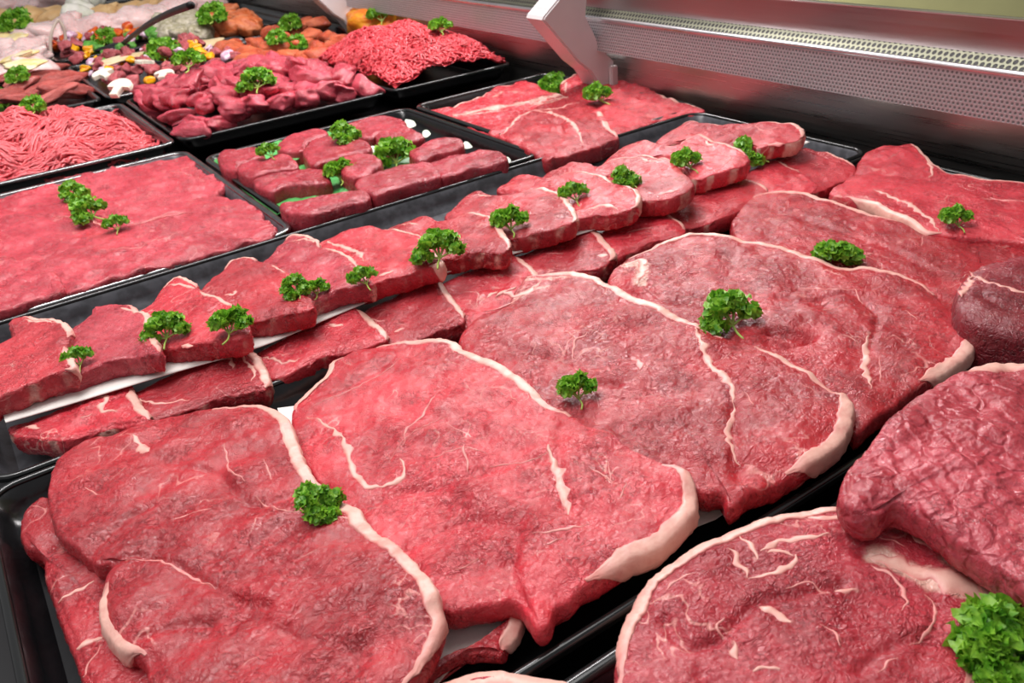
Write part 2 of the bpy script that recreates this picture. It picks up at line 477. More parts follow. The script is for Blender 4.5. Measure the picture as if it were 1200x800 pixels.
def steak(name, label, out, z0, kx=0.0, ky=0.0, th=0.018, fat=(), seams=(), feats=(), bumps=(), mat='beef', fmat='fat', seed=0,
          nS=200, nR=44, group=None, inset=0.004, rag=0.0004, wob=0.0004, cat='steak', center=None, lump=0.0012, fillet=0.0045, floor=None, tuck=0.0, sidefat=0.0):
    """a slab cut: outline traced on its own (tilted) plane, domed top, rounded edge, thick side; fat rim and fat seams are parts"""
    out = np.array(out, float)
    mp = out.mean(0)
    c0 = PX(mp[0], mp[1], z0)
    xc, yc = c0[0], c0[1]
    pl = lambda x, y: z0 + kx * (x - xc) + ky * (y - yc)
    proj = lambda L: PX(np.array(L, float)[:, 0], np.array(L, float)[:, 1], z0, kx, ky, xc, yc)[:, :2]
    O = resample(catmull(proj(out), 14), nS)
    if np.sum(O[:, 0] * np.roll(O[:, 1], -1) - O[:, 1] * np.roll(O[:, 0], -1)) < 0:
        O = O[::-1].copy()
    if tuck:      # the end that slips under the next piece reaches further than can be seen
        u_ = np.clip((xc - O[:, 0]) / (xc - O[:, 0].min()), 0, 1); O[:, 0] -= tuck * u_ * u_ * (3 - 2 * u_)
    def normals(Q):
        t = np.roll(Q, -2, 0) - np.roll(Q, 2, 0)
        t /= np.linalg.norm(t, axis=1)[:, None] + 1e-12
        n = np.stack([t[:, 1], -t[:, 0]], 1)
        for _ in range(3): n = (np.roll(n, 1, 0) + n + np.roll(n, -1, 0)) / 3
        return n / (np.linalg.norm(n, axis=1)[:, None] + 1e-12)
    N = normals(O)
    O = O + N * (noise2(O[:, 0], O[:, 1], 0.016, seed + 1) * wob)[:, None] + N * (noise2(O[:, 0], O[:, 1], 0.005, seed + 2) * wob * 0.5)[:, None]
    I = O - N * inset
    C = I.mean(0) if center is None else proj([center])[0]
    ang = np.arctan2(I[:, 1] - C[1], I[:, 0] - C[0]); rad = np.hypot(I[:, 0] - C[0], I[:, 1] - C[1])
    od = np.argsort(ang); A_ = np.concatenate([ang[od] - 2 * np.pi, ang[od], ang[od] + 2 * np.pi]); R_ = np.tile(rad[od], 3)
    FE = [(catmull(proj(f[0]), 6, False), f[1] * 1e-3, f[2] * 1e-3, f[3]) for f in feats]
    HA = [(catmull(proj(q_[0]), 4, False), max(q_[1] * 0.7e-3, 0.0016)) for q_ in seams]
    BU = [(proj([b_[0]])[0], b_[1] * 1e-3, b_[2] * 1e-3) for b_ in bumps]
    def hz(x, y, t=None):
        if t is None:
            t = np.hypot(x - C[0], y - C[1]) / np.interp(np.arctan2(y - C[1], x - C[0]), A_, R_)
        z = pl(x, y) + lump * noise2(x, y, 0.045, seed + 3) + lump * 0.28 * noise2(x, y, 0.016, seed + 4) + 0.00022 * noise2(x, y, 0.006, seed + 5)
        e = np.clip((t - 0.82) / 0.18, 0, 1)
        z = z - 0.0022 * e * e
        for L, w, dz, ft in FE:
            z = z + 1.15 * dz * np.exp(-(dist_poly(x, y, L) / (0.75 * w)) ** 2)
        for c_, r__, a__ in BU:
            z = z + a__ * np.exp(-((x - c_[0]) ** 2 + (y - c_[1]) ** 2) / r__ ** 2)
        return z
    def fatv(x, y):
        v = np.zeros_like(x)
        for L, w, dz, ft in FE:
            if ft > 0: v = np.maximum(v, ft * np.exp(-(dist_poly(x, y, L) / (w * 1.15)) ** 2))
        for L, w in HA: v = np.maximum(v, 0.34 * np.exp(-(dist_poly(x, y, L) / w) ** 2))
        return v
    org = np.array([xc, yc, z0 - th])
    ts = np.linspace(0, 1, nR + 1)[1:] ** 0.85
    xs = [C[None, 0]]; ys = [C[None, 1]]; tt = [np.zeros(1)]
    X = C[0] + (I[None, :, 0] - C[0]) * ts[:, None]; Y = C[1] + (I[None, :, 1] - C[1]) * ts[:, None]
    T = np.repeat(ts[:, None], nS, 1)
    Z = hz(X, Y, T); fa = fatv(X, Y)
    zc = hz(C[None, 0], C[None, 1], np.zeros(1))
    V = [np.array([[C[0], C[1], zc[0]]]), np.stack([X, Y, Z], -1).reshape(-1, 3)]
    FA = [fatv(C[None, 0], C[None, 1]), fa.ravel()]
    ztop = Z[-1]
    arc = np.arange(nS) / nS * 6.2832
    fl = min(fillet, th * 0.45)
    def side(k):
        """k: 0..1 over the fillet, 1..2 down the wall -> xy offset, z"""
        if k <= 1:
            a = k * math.pi / 2
            return inset * math.sin(a), ztop - fl * (1 - math.cos(a))
        q = k - 1
        return inset + 0.0012 * math.sin(q * math.pi) - 0.003 * q * q, ztop - fl - (th - fl) * q
    def side_v(k, idx):
        a = np.clip(k, 0, 1) * math.pi / 2; q = np.clip(k - 1, 0, 1)
        o1 = inset * np.sin(a) + np.where(k > 1, 0.0012 * np.sin(q * math.pi) - 0.003 * q * q, 0)
        z1 = ztop[idx] - fl * (1 - np.cos(a)) - (th - fl) * q
        return o1, z1
    ks = [0.25, 0.5, 0.75, 1.0, 1.2, 1.45, 1.7, 1.88, 2.0]
    for k in ks:
        o_, z_ = side(k)
        zf = np.maximum(z_, floor) if floor is not None else z_
        rg = rag * noise2(O[:, 0] * 1.0 + k * 0.012, O[:, 1] + k * 0.009, 0.009, seed + 7) * min(1, k)
        if sidefat and k >= 1: rg = rg + 0.0007 * noise2(O[:, 0], O[:, 1], 0.0055, seed + 8)
        P_ = I + N * (o_ + rg)[:, None]
        sf = np.clip(sidefat * (0.5 + 0.9 * noise2(O[:, 0] + 0.004 * k, O[:, 1], 0.02, seed + 9)), 0, 1) if (sidefat and k >= 0.75) else np.zeros(nS)
        V.append(np.stack([P_[:, 0], P_[:, 1], zf + 0 * rg], 1)); FA.append(sf)
    V.append(np.array([[C[0], C[1], pl(C[0], C[1]) - th]])); FA.append(np.zeros(1))
    V = np.concatenate(V) - org; FA = np.concatenate(FA)
    nrow = nR + len(ks)
    Fc = [[0, 1 + j, 1 + (j + 1) % nS] for j in range(nS)]
    Fc += grid_faces(nrow, nS, True, 1, flip=True)
    last = 1 + (nrow - 1) * nS; cb = len(V) - 1
    Fc += [[cb, last + (j + 1) % nS, last + j] for j in range(nS)]
    has = bool(fat) or bool(seams)
    me = mesh('lean_meat', V, Fc, M[mat], attr={'fat': FA})
    if has:
        e = bpy.data.objects.new(name, None); COL.objects.link(e); e.location = org
        link('lean_meat', me, e)
    else:
        e = link(name, me, None, org)
    tag(e, label, cat, group)
    # fat rim shells
    for fr in fat:
        p0, pm, p1, w = fr[:4]; w = w * 1e-3
        q = proj([p0, pm, p1])
        i0, im, i1 = [int(np.argmin(np.sum((O - a) ** 2, 1))) for a in q]
        if (im - i0) % nS > (i1 - i0) % nS: i0, i1 = i1, i0
        n = (i1 - i0) % nS + 1
        if n < 4: continue
        idx = (i0 + np.arange(n)) % nS
        u = np.linspace(0, 1, n)
        prof = np.clip(np.minimum(u, 1 - u) * 4.5, 0, 1); prof = prof * prof * (3 - 2 * prof)
        ww = w * (0.12 + 0.88 * prof) * (1 + 0.2 * noise2(O[idx, 0], O[idx, 1], 0.03, seed + 11) + 0.10 * noise2(O[idx, 0], O[idx, 1], 0.008, seed + 12))
        off = 0.0011 * (0.25 + 0.75 * prof)
        rows = []
        for v in (0.0, 0.12, 0.35, 0.65, 1.0):
            d = ww * (1 - v)
            x = I[idx, 0] - N[idx, 0] * d; y = I[idx, 1] - N[idx, 1] * d
            t = np.clip(1 - d / np.maximum(rad[idx], 1e-4), 0, 1)
            z = hz(x, y, t) + off * (-1.2 if v == 0 else (0.3 if v < 0.2 else 1.0))
            rows.append(np.stack([x, y, z], 1))
        deep = fr[4] if len(fr) > 4 else 1.9
        for k in [kk for kk in (0.3, 0.6, 1.0, 1.3, 1.6, 1.9) if kk <= deep]:
            kv = k * (0.12 + 0.88 * prof)
            o_, z_ = side_v(kv, idx)
            rg = rag * noise2(O[idx, 0] + k * 0.012, O[idx, 1] + k * 0.009, 0.009, seed + 7) * min(1, k) + off + 0.0003
            rows.append(np.stack([I[idx, 0] + N[idx, 0] * (o_ + rg), I[idx, 1] + N[idx, 1] * (o_ + rg), z_ + off * max(0, 1 - k)], 1))
        o_, z_ = side_v(np.minimum(2.0, (deep + 0.1) * (0.12 + 0.88 * prof)), idx)
        rows.append(np.stack([I[idx, 0] + N[idx, 0] * (o_ - 0.002), I[idx, 1] + N[idx, 1] * (o_ - 0.002), z_ - 0.001], 1))
        Vf = np.concatenate(rows) - org
        pk = np.zeros((len(rows), n)); pk[0] = 1; pk[1] = 0.85; pk[2] = 0.3
        pk = np.maximum(pk, (1 - prof)[None, :] * 0.55)
        link('fat_rim', mesh('fat_rim', Vf, grid_faces(len(rows), n, False, 0, flip=True), M[fmat], attr={'pk': pk.ravel()}), e)
    for sm in seams:
        L, w = sm[0], sm[1] * 1e-3 * (1.3 if sm[1] >= 3 else 1.0)
        Q = catmull(proj(L), 10, False)
        ln = np.sum(np.linalg.norm(np.diff(Q, axis=0), axis=1))
        n = max(8, int(ln / 0.0016)); Q = resample(Q, n, False)
        for _ in range(6): Q[1:-1] = (Q[:-2] + 2 * Q[1:-1] + Q[2:]) / 4
        t = np.gradient(Q, axis=0); t /= np.linalg.norm(t, axis=1)[:, None] + 1e-12
        nn = np.stack([-t[:, 1], t[:, 0]], 1)
        Q = Q + nn * (noise2(Q[:, 0], Q[:, 1], 0.012, seed + 21) * min(0.0012, w * 0.5))[:, None]
        u = np.linspace(0, 1, n)
        ww = 0.5 * w * (0.18 + 0.82 * np.clip(np.minimum(u, 1 - u) * 4, 0, 1)) * (1 + 0.4 * noise2(Q[:, 0], Q[:, 1], 0.014, seed + 22) + 0.12 * noise2(Q[:, 0], Q[:, 1], 0.006, seed + 23))
        ww = np.maximum(ww, 0.0003)
        rows = []
        for s_, dz in ((-1, -0.0010), (-0.8, 0.00005), (-0.4, 0.00035), (0, 0.00045), (0.4, 0.00035), (0.8, 0.00005), (1, -0.0010)):
            p = Q + nn * (ww * s_)[:, None]
            rows.append(np.stack([p[:, 0], p[:, 1], hz(p[:, 0], p[:, 1]) + dz * np.minimum(1, ww / 0.001 * 0.6 + 0.4)], 1))
        Vf = np.concatenate(rows) - org
        pk = np.repeat(np.array([1, 0.75, 0.2, 0.0, 0.2, 0.75, 1.0])[:, None], n, 1)
        link('fat_seam', mesh('fat_seam', Vf, grid_faces(7, n, False, 0, flip=True), M[sm[2] if len(sm) > 2 else (fmat if sm[1] >= 3 else 'fat_pink')], attr={'pk': pk.ravel()}), e)
    return e


# --- rump steaks in the large front tray, each lapping over the one to its right
GR = 'overlapping rump steaks in the large tray'
steak('rump_steak', 'lower rump steak peeping out at the left under the front steak',
      [(21, 618), (26, 598), (39, 585), (52, 579), (75, 590), (95, 615), (140, 640), (200, 690), (260, 760), (260, 850), (130, 850), (100, 805), (91, 787), (84, 764),
       (78, 748), (68, 725), (58, 696), (49, 662), (47, 645), (36, 642), (28, 638)], 0.004, 0.05, 0, 0.020,
      seams=[([(66, 702), (85, 692), (110, 680)], 3), ([(88, 755), (105, 750), (120, 747)], 5), ([(95, 790), (108, 768), (118, 755)], 2)],
      mat='beef_rump', seed=5, nS=220, nR=50, group=GR, center=(130, 720))
steak('rump_steak', 'large rump steak at the front left with parsley on its fat edge',
      [(180, 487), (216, 480), (252, 474), (288, 468), (315, 471), (335, 485), (344, 507), (356, 539), (374, 562), (396, 580), (418, 591), (427, 606), (450, 625), (482, 651),
       (504, 678), (515, 705), (518, 728), (508, 755), (490, 786), (472, 812), (440, 850), (330, 862), (220, 850), (178, 812), (163, 768), (140, 757), (122, 735), (116, 706),
       (120, 676), (128, 660), (112, 658), (90, 642), (68, 625), (57, 600), (53, 575), (58, 550), (66, 534), (81, 521), (108, 507), (135, 503), (162, 493)], 0.026, 0.07, 0.0, 0.019,
      fat=[((248, 475), (418, 591), (470, 815), 5.5), ((119, 682), (118, 722), (163, 768), 1.0)],
      seams=[([(263, 521), (266, 540), (268, 552), (288, 564)], 1.8), ([(156, 512), (165, 520), (173, 532)], 6), ([(148, 656), (180, 652), (216, 669), (252, 687)], 2.0),
             ([(100, 572), (118, 580)], 1.0), ([(130, 566), (150, 552)], 1.0), ([(200, 607), (222, 601), (248, 596)], 2.2, 'fat_pink'), ([(310, 540), (318, 560)], 1.2), ([(390, 605), (425, 610)], 1.2), ([(352, 655), (372, 648)], 1.2), ([(300, 580), (325, 597), (350, 600)], 1.2)],
      feats=[([(207, 548), (252, 552), (292, 588), (351, 575)], 5, -2.6, 0), ([(103, 647), (148, 606), (180, 593)], 4, -2.4, 0), ([(128, 660), (160, 650), (205, 660), (255, 690), (315, 712)], 4, -2.2, 0),
             ([(165, 745), (205, 735), (245, 728)], 5, -2.6, 0), ([(270, 700), (330, 740), (420, 760)], 6, -2.0, 0), ([(130, 520), (200, 540), (250, 530)], 6, -1.6, 0)],
      bumps=[((150, 560), 26, 4), ((390, 690), 35, 3), ((160, 700), 22, 3)],
      mat='beef_rump', seed=11, nS=380, nR=100, group=GR, center=(285, 660), lump=0.0017)
steak('rump_steak', 'broad bright rump steak right of the front left one, with curved fat seams',
      [(340, 480), (356, 459), (380, 438), (388, 419), (414, 409), (451, 398), (493, 395), (532, 397), (543, 406), (561, 414), (593, 427), (619, 446), (640, 467), (658, 475), (671, 481),
       (690, 493), (719, 506), (745, 522), (782, 538), (803, 546), (814, 566), (814, 590), (800, 612), (776, 634), (745, 650), (719, 664), (690, 684), (668, 700), (650, 708), (644, 730),
       (628, 735), (618, 720), (604, 700), (561, 708), (519, 714), (480, 708), (440, 660), (400, 600), (350, 530)], 0.022, 0.055, 0.0, 0.019,
      fat=[((440, 400), (561, 414), (671, 481), 7), ((778, 536), (814, 575), (690, 684), 6), ((342, 478), (370, 447), (400, 414), 1.5)],
      seams=[([(360, 487), (388, 501), (404, 522), (414, 553), (435, 572), (467, 564), (474, 553), (469, 536)], 4.5), ([(643, 522), (650, 543), (658, 564), (664, 590), (667, 600)], 6),
             ([(511, 459), (498, 485), (477, 506), (472, 522)], 2.4), ([(543, 522), (548, 551)], 2.4), ([(535, 669), (561, 653)], 1.4), ([(692, 548), (708, 556), (719, 561)], 1.8), ([(734, 564), (727, 585)], 1.4),
             ([(712, 541), (716, 560)], 1.0), ([(624, 627), (656, 624), (692, 612)], 2.2), ([(570, 530), (540, 527), (500, 540)], 1.2), ([(362, 478), (400, 462), (440, 440), (470, 420)], 1.4), ([(545, 452), (552, 462)], 1.0),
             ([(575, 545), (610, 540), (640, 530)], 1.2), ([(640, 640), (660, 632)], 1.0), ([(455, 540), (470, 520), (500, 500), (520, 490)], 1.0)],
      feats=[([(470, 575), (524, 569), (551, 556), (640, 536)], 6, -1.8, 0), ([(606, 625), (600, 660), (602, 684), (618, 705)], 6, -3.0, 0), ([(357, 470), (410, 450), (460, 420)], 4, -1.6, 0), ([(660, 490), (655, 540), (666, 600)], 5, -1.5, 0),
             ([(480, 640), (550, 610), (600, 615)], 7, -2.0, 0)],
      bumps=[((655, 662), 22, 4), ((520, 480), 40, 2.5)],
      mat='beef_bright', seed=23, nS=380, nR=100, group=GR, center=(570, 570), lump=0.0016)
steak('rump_steak', 'dark red rump steak at the centre with a long fat edge',
      [(537, 396), (548, 378), (565, 365), (591, 354), (606, 336), (618, 321), (657, 316), (696, 321), (714, 330), (740, 343), (766, 352), (793, 365), (828, 380), (849, 391), (880, 400), (902, 409),
       (924, 418), (950, 435), (976, 453), (994, 459), (1000, 478), (993, 502), (978, 520), (955, 538), (935, 550), (912, 561), (880, 576), (866, 588), (852, 590), (846, 576), (825, 578), (800, 568),
       (760, 550), (700, 530), (640, 490), (580, 440), (545, 412)], 0.024, 0.055, 0.0, 0.019,
      fat=[((612, 322), (766, 352), (851, 392), 8), ((975, 453), (998, 480), (925, 556), 6), ((885, 402), (924, 418), (978, 454), 2.5)],
      seams=[([(815, 384), (826, 410), (834, 428), (854, 448), (861, 472)], 6), ([(861, 472), (857, 490), (854, 505), (858, 528), (868, 542)], 3.6), ([(670, 420), (674, 404), (687, 391)], 2.6), ([(662, 388), (676, 400)], 1.6),
             ([(740, 418), (753, 428), (748, 435)], 5, 'fat_pink'), ([(588, 341), (612, 345), (634, 328)], 5), ([(566, 362), (600, 350), (640, 335)], 2), ([(872, 460), (884, 475)], 1.6), ([(846, 420), (858, 410)], 1.2), ([(580, 345), (604, 336)], 3.5),
             ([(770, 480), (800, 478)], 1), ([(700, 400), (720, 396)], 1)],
      feats=[([(572, 360), (600, 349), (640, 333)], 6, 0, 0.55), ([(612, 326), (680, 322), (720, 334)], 5, 0, 0.6), ([(690, 447), (705, 447), (722, 449)], 7, -4.5, 0), ([(860, 475), (860, 520), (868, 560)], 6, -2.6, 0), ([(720, 500), (780, 530), (830, 545)], 8, -2.0, 0), ([(570, 400), (640, 415), (690, 440)], 5, -1.6, 0)],
      bumps=[((700, 370), 35, 2.5), ((800, 560), 26, 3), ((905, 520), 26, 2.5)],
      mat='beef_rump', seed=37, nS=380, nR=96, group=GR, center=(775, 455), lump=0.0015)
steak('rump_steak', 'rump steak with a deep dimple right of the parsley, lapped by the centre steak',
      [(712, 326), (730, 303), (760, 289), (793, 275), (825, 271), (857, 274), (894, 282), (927, 289), (954, 300), (987, 310), (1015, 310), (1052, 317), (1079, 326), (1097, 340), (1110, 354), (1127, 367), (1142, 381),
       (1144, 398), (1136, 412), (1114, 430), (1093, 442), (1061, 462), (1036, 480), (1015, 496), (1000, 500), (980, 470), (940, 445), (880, 420), (800, 380), (740, 345)], 0.024, 0.05, 0.0, 0.019,
      fat=[((735, 300), (870, 277), (1097, 341), 5.5), ((1143, 388), (1118, 428), (1085, 448), 6)],
      seams=[([(733, 308), (752, 304), (752, 318), (747, 334)], 9), ([(1017, 395), (1014, 425), (1022, 455)], 5), ([(931, 336), (977, 340), (1008, 341)], 1.8), ([(965, 318), (990, 325)], 1.2), ([(1000, 340), (1012, 352)], 1.6), ([(1060, 366), (1075, 374)], 1.2), ([(1030, 420), (1034, 445)], 1.4)],
      feats=[([(734, 308), (752, 310), (750, 332)], 7, 0, 0.9), ([(912, 348), (950, 352), (996, 344), (1024, 363), (1026, 386), (1018, 412)], 5, -2.0, 0), ([(905, 388), (925, 392), (948, 395)], 8, -6.0, 0), ([(948, 395), (930, 404), (900, 400)], 6, -3.0, 0), ([(752, 330), (775, 350), (830, 360)], 5, -2, 0)],
      bumps=[((925, 375), 16, 4.5), ((985, 380), 30, 4), ((800, 305), 30, 3), ((1080, 420), 25, 2)],
      mat='beef_rump', seed=41, nS=360, nR=90, group=GR, center=(930, 370), lump=0.0015)
steak('rump_steak', 'rump steak behind the dimpled one with a tight parsley ball on its fat',
      [(857, 259), (870, 240), (884, 227), (908, 222), (940, 222), (959, 228), (977, 233), (1014, 245), (1051, 256), (1084, 270), (1107, 275), (1135, 286), (1152, 305), (1152, 335), (1146, 372), (1125, 384), (1100, 366),
       (1060, 345), (1000, 330), (940, 315), (900, 302), (868, 287)], 0.016, 0.04, 0.0, 0.018,
      fat=[((880, 230), (930, 222), (1055, 258), 5.5)], seams=[([(1082, 275), (1080, 288)], 1.4), ([(940, 262), (975, 258)], 1.0)], feats=[([(900, 240), (960, 262), (1040, 290), (1100, 320)], 8, -1.8, 0)],
      mat='beef_rump', seed=53, nS=260, nR=60, group=GR, center=(1010, 290))
steak('rump_steak', 'raised rump steak at the upper right against the steel wall, parsley in front',
      [(973, 222), (990, 208), (1003, 196), (1008, 185), (1024, 173), (1051, 168), (1070, 167), (1082, 178), (1093, 188), (1112, 199), (1144, 205), (1176, 209), (1200, 212), (1250, 222), (1250, 295), (1200, 282), (1162, 277), (1130, 275),
       (1104, 271), (1084, 268), (1070, 260), (1042, 247), (1019, 236), (996, 230)], 0.022, 0.0, 0.0, 0.020,
      fat=[((1068, 167), (1090, 186), (1112, 199), 3.5), ((1112, 199), (1150, 206), (1248, 222), 3), ((990, 228), (1042, 247), (1104, 271), 1.5)],
      seams=[([(1022, 222), (1045, 230), (1064, 239), (1086, 254), (1099, 268)], 5), ([(1086, 190), (1092, 200), (1090, 207)], 3.5), ([(1160, 232), (1180, 236), (1200, 238)], 4, 'fat_pink'), ([(1040, 190), (1055, 184)], 1.2)],
      feats=[([(1010, 200), (1060, 205), (1100, 210), (1140, 212)], 10, -3, 0)], bumps=[((1045, 182), 28, 9), ((1160, 245), 40, 2)], mat='beef_bright', seed=61, nS=260, nR=60, group=GR, center=(1110, 235))
steak('rump_steak', 'strip of a fat edged rump steak at the right edge under the dark joint',
      [(1098, 278), (1130, 275), (1165, 277), (1200, 283), (1250, 292), (1250, 345), (1180, 335), (1150, 322), (1128, 303)], 0.014, 0, 0, 0.018,
      fat=[((1100, 277), (1165, 277), (1248, 291), 9)], mat='beef_rump', seed=67, nS=160, nR=36, group=GR)
steak('meat_flap', 'small folded flap of beef hanging at the tray edge below the bright steak',
      [(490, 796), (505, 780), (530, 762), (560, 744), (585, 726), (604, 716), (612, 722), (606, 738), (594, 752), (588, 762), (572, 762), (545, 765), (520, 776), (503, 790)], 0.000, 0.0, 0.0, 0.010,
      fat=[((606, 717), (604, 740), (590, 758), 4.5)], mat='beef_rump', seed=71, nS=120, nR=24, inset=0.003, cat='meat')

# --- front right tray
steak('rolled_steak', 'big round rolled steak with swirling fat at the lower right',
      [(723, 760), (731, 728), (747, 696), (768, 669), (789, 653), (827, 632), (859, 616), (891, 605), (933, 595), (987, 589), (1024, 596), (1060, 610), (1100, 628), (1136, 644), (1163, 668), (1176, 692), (1173, 723), (1157, 760), (1140, 810), (1110, 870),
       (1000, 925), (860, 925), (760, 885), (722, 830)], 0.030, -0.02, 0.0, 0.045,
      fat=[((722, 800), (800, 645), (1040, 602), 4.0), ((1040, 602), (1172, 685), (1140, 812), 9)],
      seams=[([(1022, 648), (1067, 667), (1109, 680), (1140, 688), (1160, 705)], 14), ([(853, 643), (866, 654), (876, 674)], 3.6), ([(878, 675), (905, 671), (926, 663), (934, 650)], 3.2), ([(892, 647), (908, 636), (940, 630), (972, 628)], 4.4), ([(930, 652), (915, 645), (898, 648)], 3), ([(891, 707), (907, 718), (928, 728)], 5),
             ([(1020, 662), (1050, 680), (1064, 705), (1057, 718)], 2.6), ([(978, 692), (1003, 690)], 5), ([(859, 752), (864, 772)], 3), ([(884, 790), (900, 780), (913, 788)], 3), ([(1083, 696), (1099, 708), (1092, 733), (1066, 755)], 1.8), ([(866, 625), (880, 640), (886, 655)], 3),
             ([(780, 690), (800, 675), (815, 672)], 2.2), ([(935, 600), (975, 607), (1000, 600)], 4), ([(960, 735), (980, 745), (985, 760)], 1.6), ([(920, 690), (945, 680), (965, 690)], 1.6), ([(848, 744), (838, 735), (850, 726)], 2), ([(1028, 790), (1050, 770)], 1.6), ([(1030, 630), (1060, 640)], 1.4)],
      feats=[([(1030, 650), (1075, 672), (1115, 684), (1150, 690)], 8, 0, 1.0), ([(1120, 650), (1150, 675), (1165, 700)], 9, 0, 1.0), ([(779, 725), (795, 749), (816, 758), (848, 744), (885, 707), (933, 696), (987, 683)], 5, -3.2, 0), ([(1008, 785), (1045, 757), (1080, 748)], 5, -2.2, 0), ([(1015, 650), (1080, 675), (1100, 720), (1080, 770)], 6, -1.8, 0), ([(820, 790), (850, 810)], 6, -2, 0)],
      bumps=[((820, 720), 22, 2.0), ((960, 780), 40, 2)], mat='beef_roll', seed=83, nS=380, nR=100, center=(950, 745), cat='steak', lump=0.0012)
steak('beef_joint', 'thick beef joint with a cracked wrinkled surface at the right edge',
      [(984, 577), (990, 553), (1013, 525), (1050, 485), (1081, 459), (1113, 438), (1144, 426), (1176, 420), (1200, 421), (1262, 430), (1290, 560), (1262, 700), (1200, 684), (1176, 662), (1134, 636), (1113, 623), (1076, 596), (1050, 584), (1024, 598), (997, 592)],
      0.058, 0.0, 0.0, 0.023, fat=[((1128, 432), (1176, 420), (1255, 429), 9, 1.3)], feats=[([(1050, 584), (1080, 570), (1120, 560)], 8, -1.5, 0)], bumps=[((1130, 520), 60, 6)],
      mat='beef_crack', seed=91, nS=300, nR=84, inset=0.004, fillet=0.0045, lump=0.0022, cat='meat', center=(1130, 545))
steak('beef_joint', 'dark purple red joint end cut off by the right edge of the picture',
      [(1121, 349), (1125, 325), (1144, 309), (1167, 301), (1200, 295), (1262, 300), (1275, 350), (1262, 395), (1200, 388), (1170, 382), (1144, 374), (1128, 364)], 0.048, 0.0, 0.0, 0.055,
      seams=[([(1136, 316), (1158, 330), (1181, 340), (1215, 346)], 4), ([(1125, 345), (1136, 330), (1140, 318)], 5)], feats=[([(1150, 345), (1180, 360), (1215, 362)], 8, -2, 0)],
      mat='beef_dark', seed=97, nS=160, nR=40, inset=0.008, fillet=0.010, cat='meat')
steak('fat_covered_steak', 'pale fat edge of a steak just showing at the bottom of the picture',
      [(500, 806), (530, 792), (565, 785), (600, 785), (640, 790), (672, 800), (690, 830), (600, 860), (500, 845)], 0.012, 0, 0, 0.03,
      fat=[((495, 812), (600, 785), (690, 828), 12)], mat='beef_pink', seed=101, nS=140, nR=30)

# --- long tray: lower row of sirloins, then the paper strip, then the upper row
GL = 'lower row of sirloin steaks in the long tray'
LOW = [
    ([(8, 498), (32, 490), (65, 480), (97, 469), (123, 460), (143, 455), (155, 454), (162, 470), (176, 488), (158, 496), (136, 497), (107, 506), (81, 512), (58, 513), (40, 511), (18, 510)],
     [((148, 454), (162, 470), (174, 490), 6)], [([(110, 468), (126, 464), (118, 480), (138, 482)], 4), ([(30, 500), (48, 502)], 4), ([(95, 490), (108, 484)], 2)], 'lower sirloin at the left end with a fatty corner'),
    ([(156, 456), (182, 446), (208, 436), (234, 427), (257, 419), (279, 412), (292, 411), (306, 425), (315, 441), (311, 452), (296, 455), (260, 463), (227, 473), (201, 482), (182, 483), (162, 470)],
     [((288, 411), (306, 425), (312, 452), 6)], [([(163, 468), (180, 474), (205, 470), (222, 468)], 3), ([(255, 424), (268, 420), (274, 430)], 4), ([(282, 418), (296, 432), (296, 446)], 3)], 'lower sirloin second from the left end under the paper strip'),
    ([(303, 410), (324, 399), (354, 386), (384, 373), (410, 364), (428, 371), (445, 384), (455, 395), (440, 401), (410, 409), (383, 414), (362, 424), (342, 430), (320, 427), (305, 418)],
     [((412, 364), (430, 372), (454, 396), 5)], [([(385, 380), (402, 382)], 5), ([(308, 418), (330, 424), (352, 420)], 3)], 'lower sirloin third from the left end'),
    ([(420, 368), (438, 358), (462, 349), (486, 337), (504, 328), (513, 328), (526, 344), (544, 368), (537, 377), (516, 385), (495, 392), (468, 398), (454, 394), (440, 382)],
     [((508, 327), (526, 344), (543, 370), 4.5)], [([(430, 372), (450, 378)], 2.4), ([(462, 388), (474, 384)], 4)], 'lower sirloin with a straight fat end beside the centre steak'),
    ([(516, 335), (545, 322), (580, 309), (600, 302), (618, 312), (632, 326), (610, 350), (572, 370), (550, 374), (532, 356)],
     [((596, 302), (610, 307), (632, 326), 4.5)], [([(540, 340), (560, 345), (556, 360)], 2), ([(570, 350), (585, 340)], 3)], 'lower sirloin half hidden behind the centre steak'),
    ([(604, 298), (625, 290), (650, 278), (676, 264), (690, 266), (708, 280), (721, 294), (716, 304), (700, 312), (680, 314), (640, 316), (615, 314)],
     [((682, 264), (708, 280), (716, 304), 7)], [([(700, 300), (712, 298)], 6), ([(640, 300), (660, 296)], 1.5)], 'lower sirloin with a thick white fat end in the middle of the row'),
    ([(690, 280), (715, 266), (742, 252), (762, 244), (780, 252), (802, 264), (800, 272), (775, 278), (748, 288), (725, 298), (706, 296)],
     [((764, 245), (780, 252), (800, 266), 1.8)], [([(735, 272), (765, 266)], 1.5)], 'lower sirloin with a thin fat line right of the white ended one'),
    ([(762, 247), (790, 234), (822, 220), (846, 211), (866, 208), (885, 214), (902, 222), (894, 232), (870, 243), (855, 250), (828, 257), (800, 262), (780, 256)],
     [((854, 209), (875, 211), (900, 222), 3.5)], [([(800, 240), (826, 246)], 1.5), ([(850, 236), (866, 232)], 1.5)], 'lower sirloin third from the wall end'),
    ([(862, 209), (885, 198), (903, 188), (920, 193), (938, 200), (952, 207), (959, 216), (950, 223), (930, 224), (905, 221), (880, 214)],
     [((902, 188), (918, 192), (938, 200), 3)], [], 'small lower sirloin second from the wall end'),
    ([(905, 188), (928, 180), (945, 176), (965, 179), (985, 185), (1003, 193), (1000, 204), (985, 211), (964, 219), (952, 212), (935, 201)],
     [((960, 178), (985, 185), (1003, 193), 2)], [([(948, 190), (958, 195)], 1)], 'last lower sirloin in the tray corner by the wall'),
]
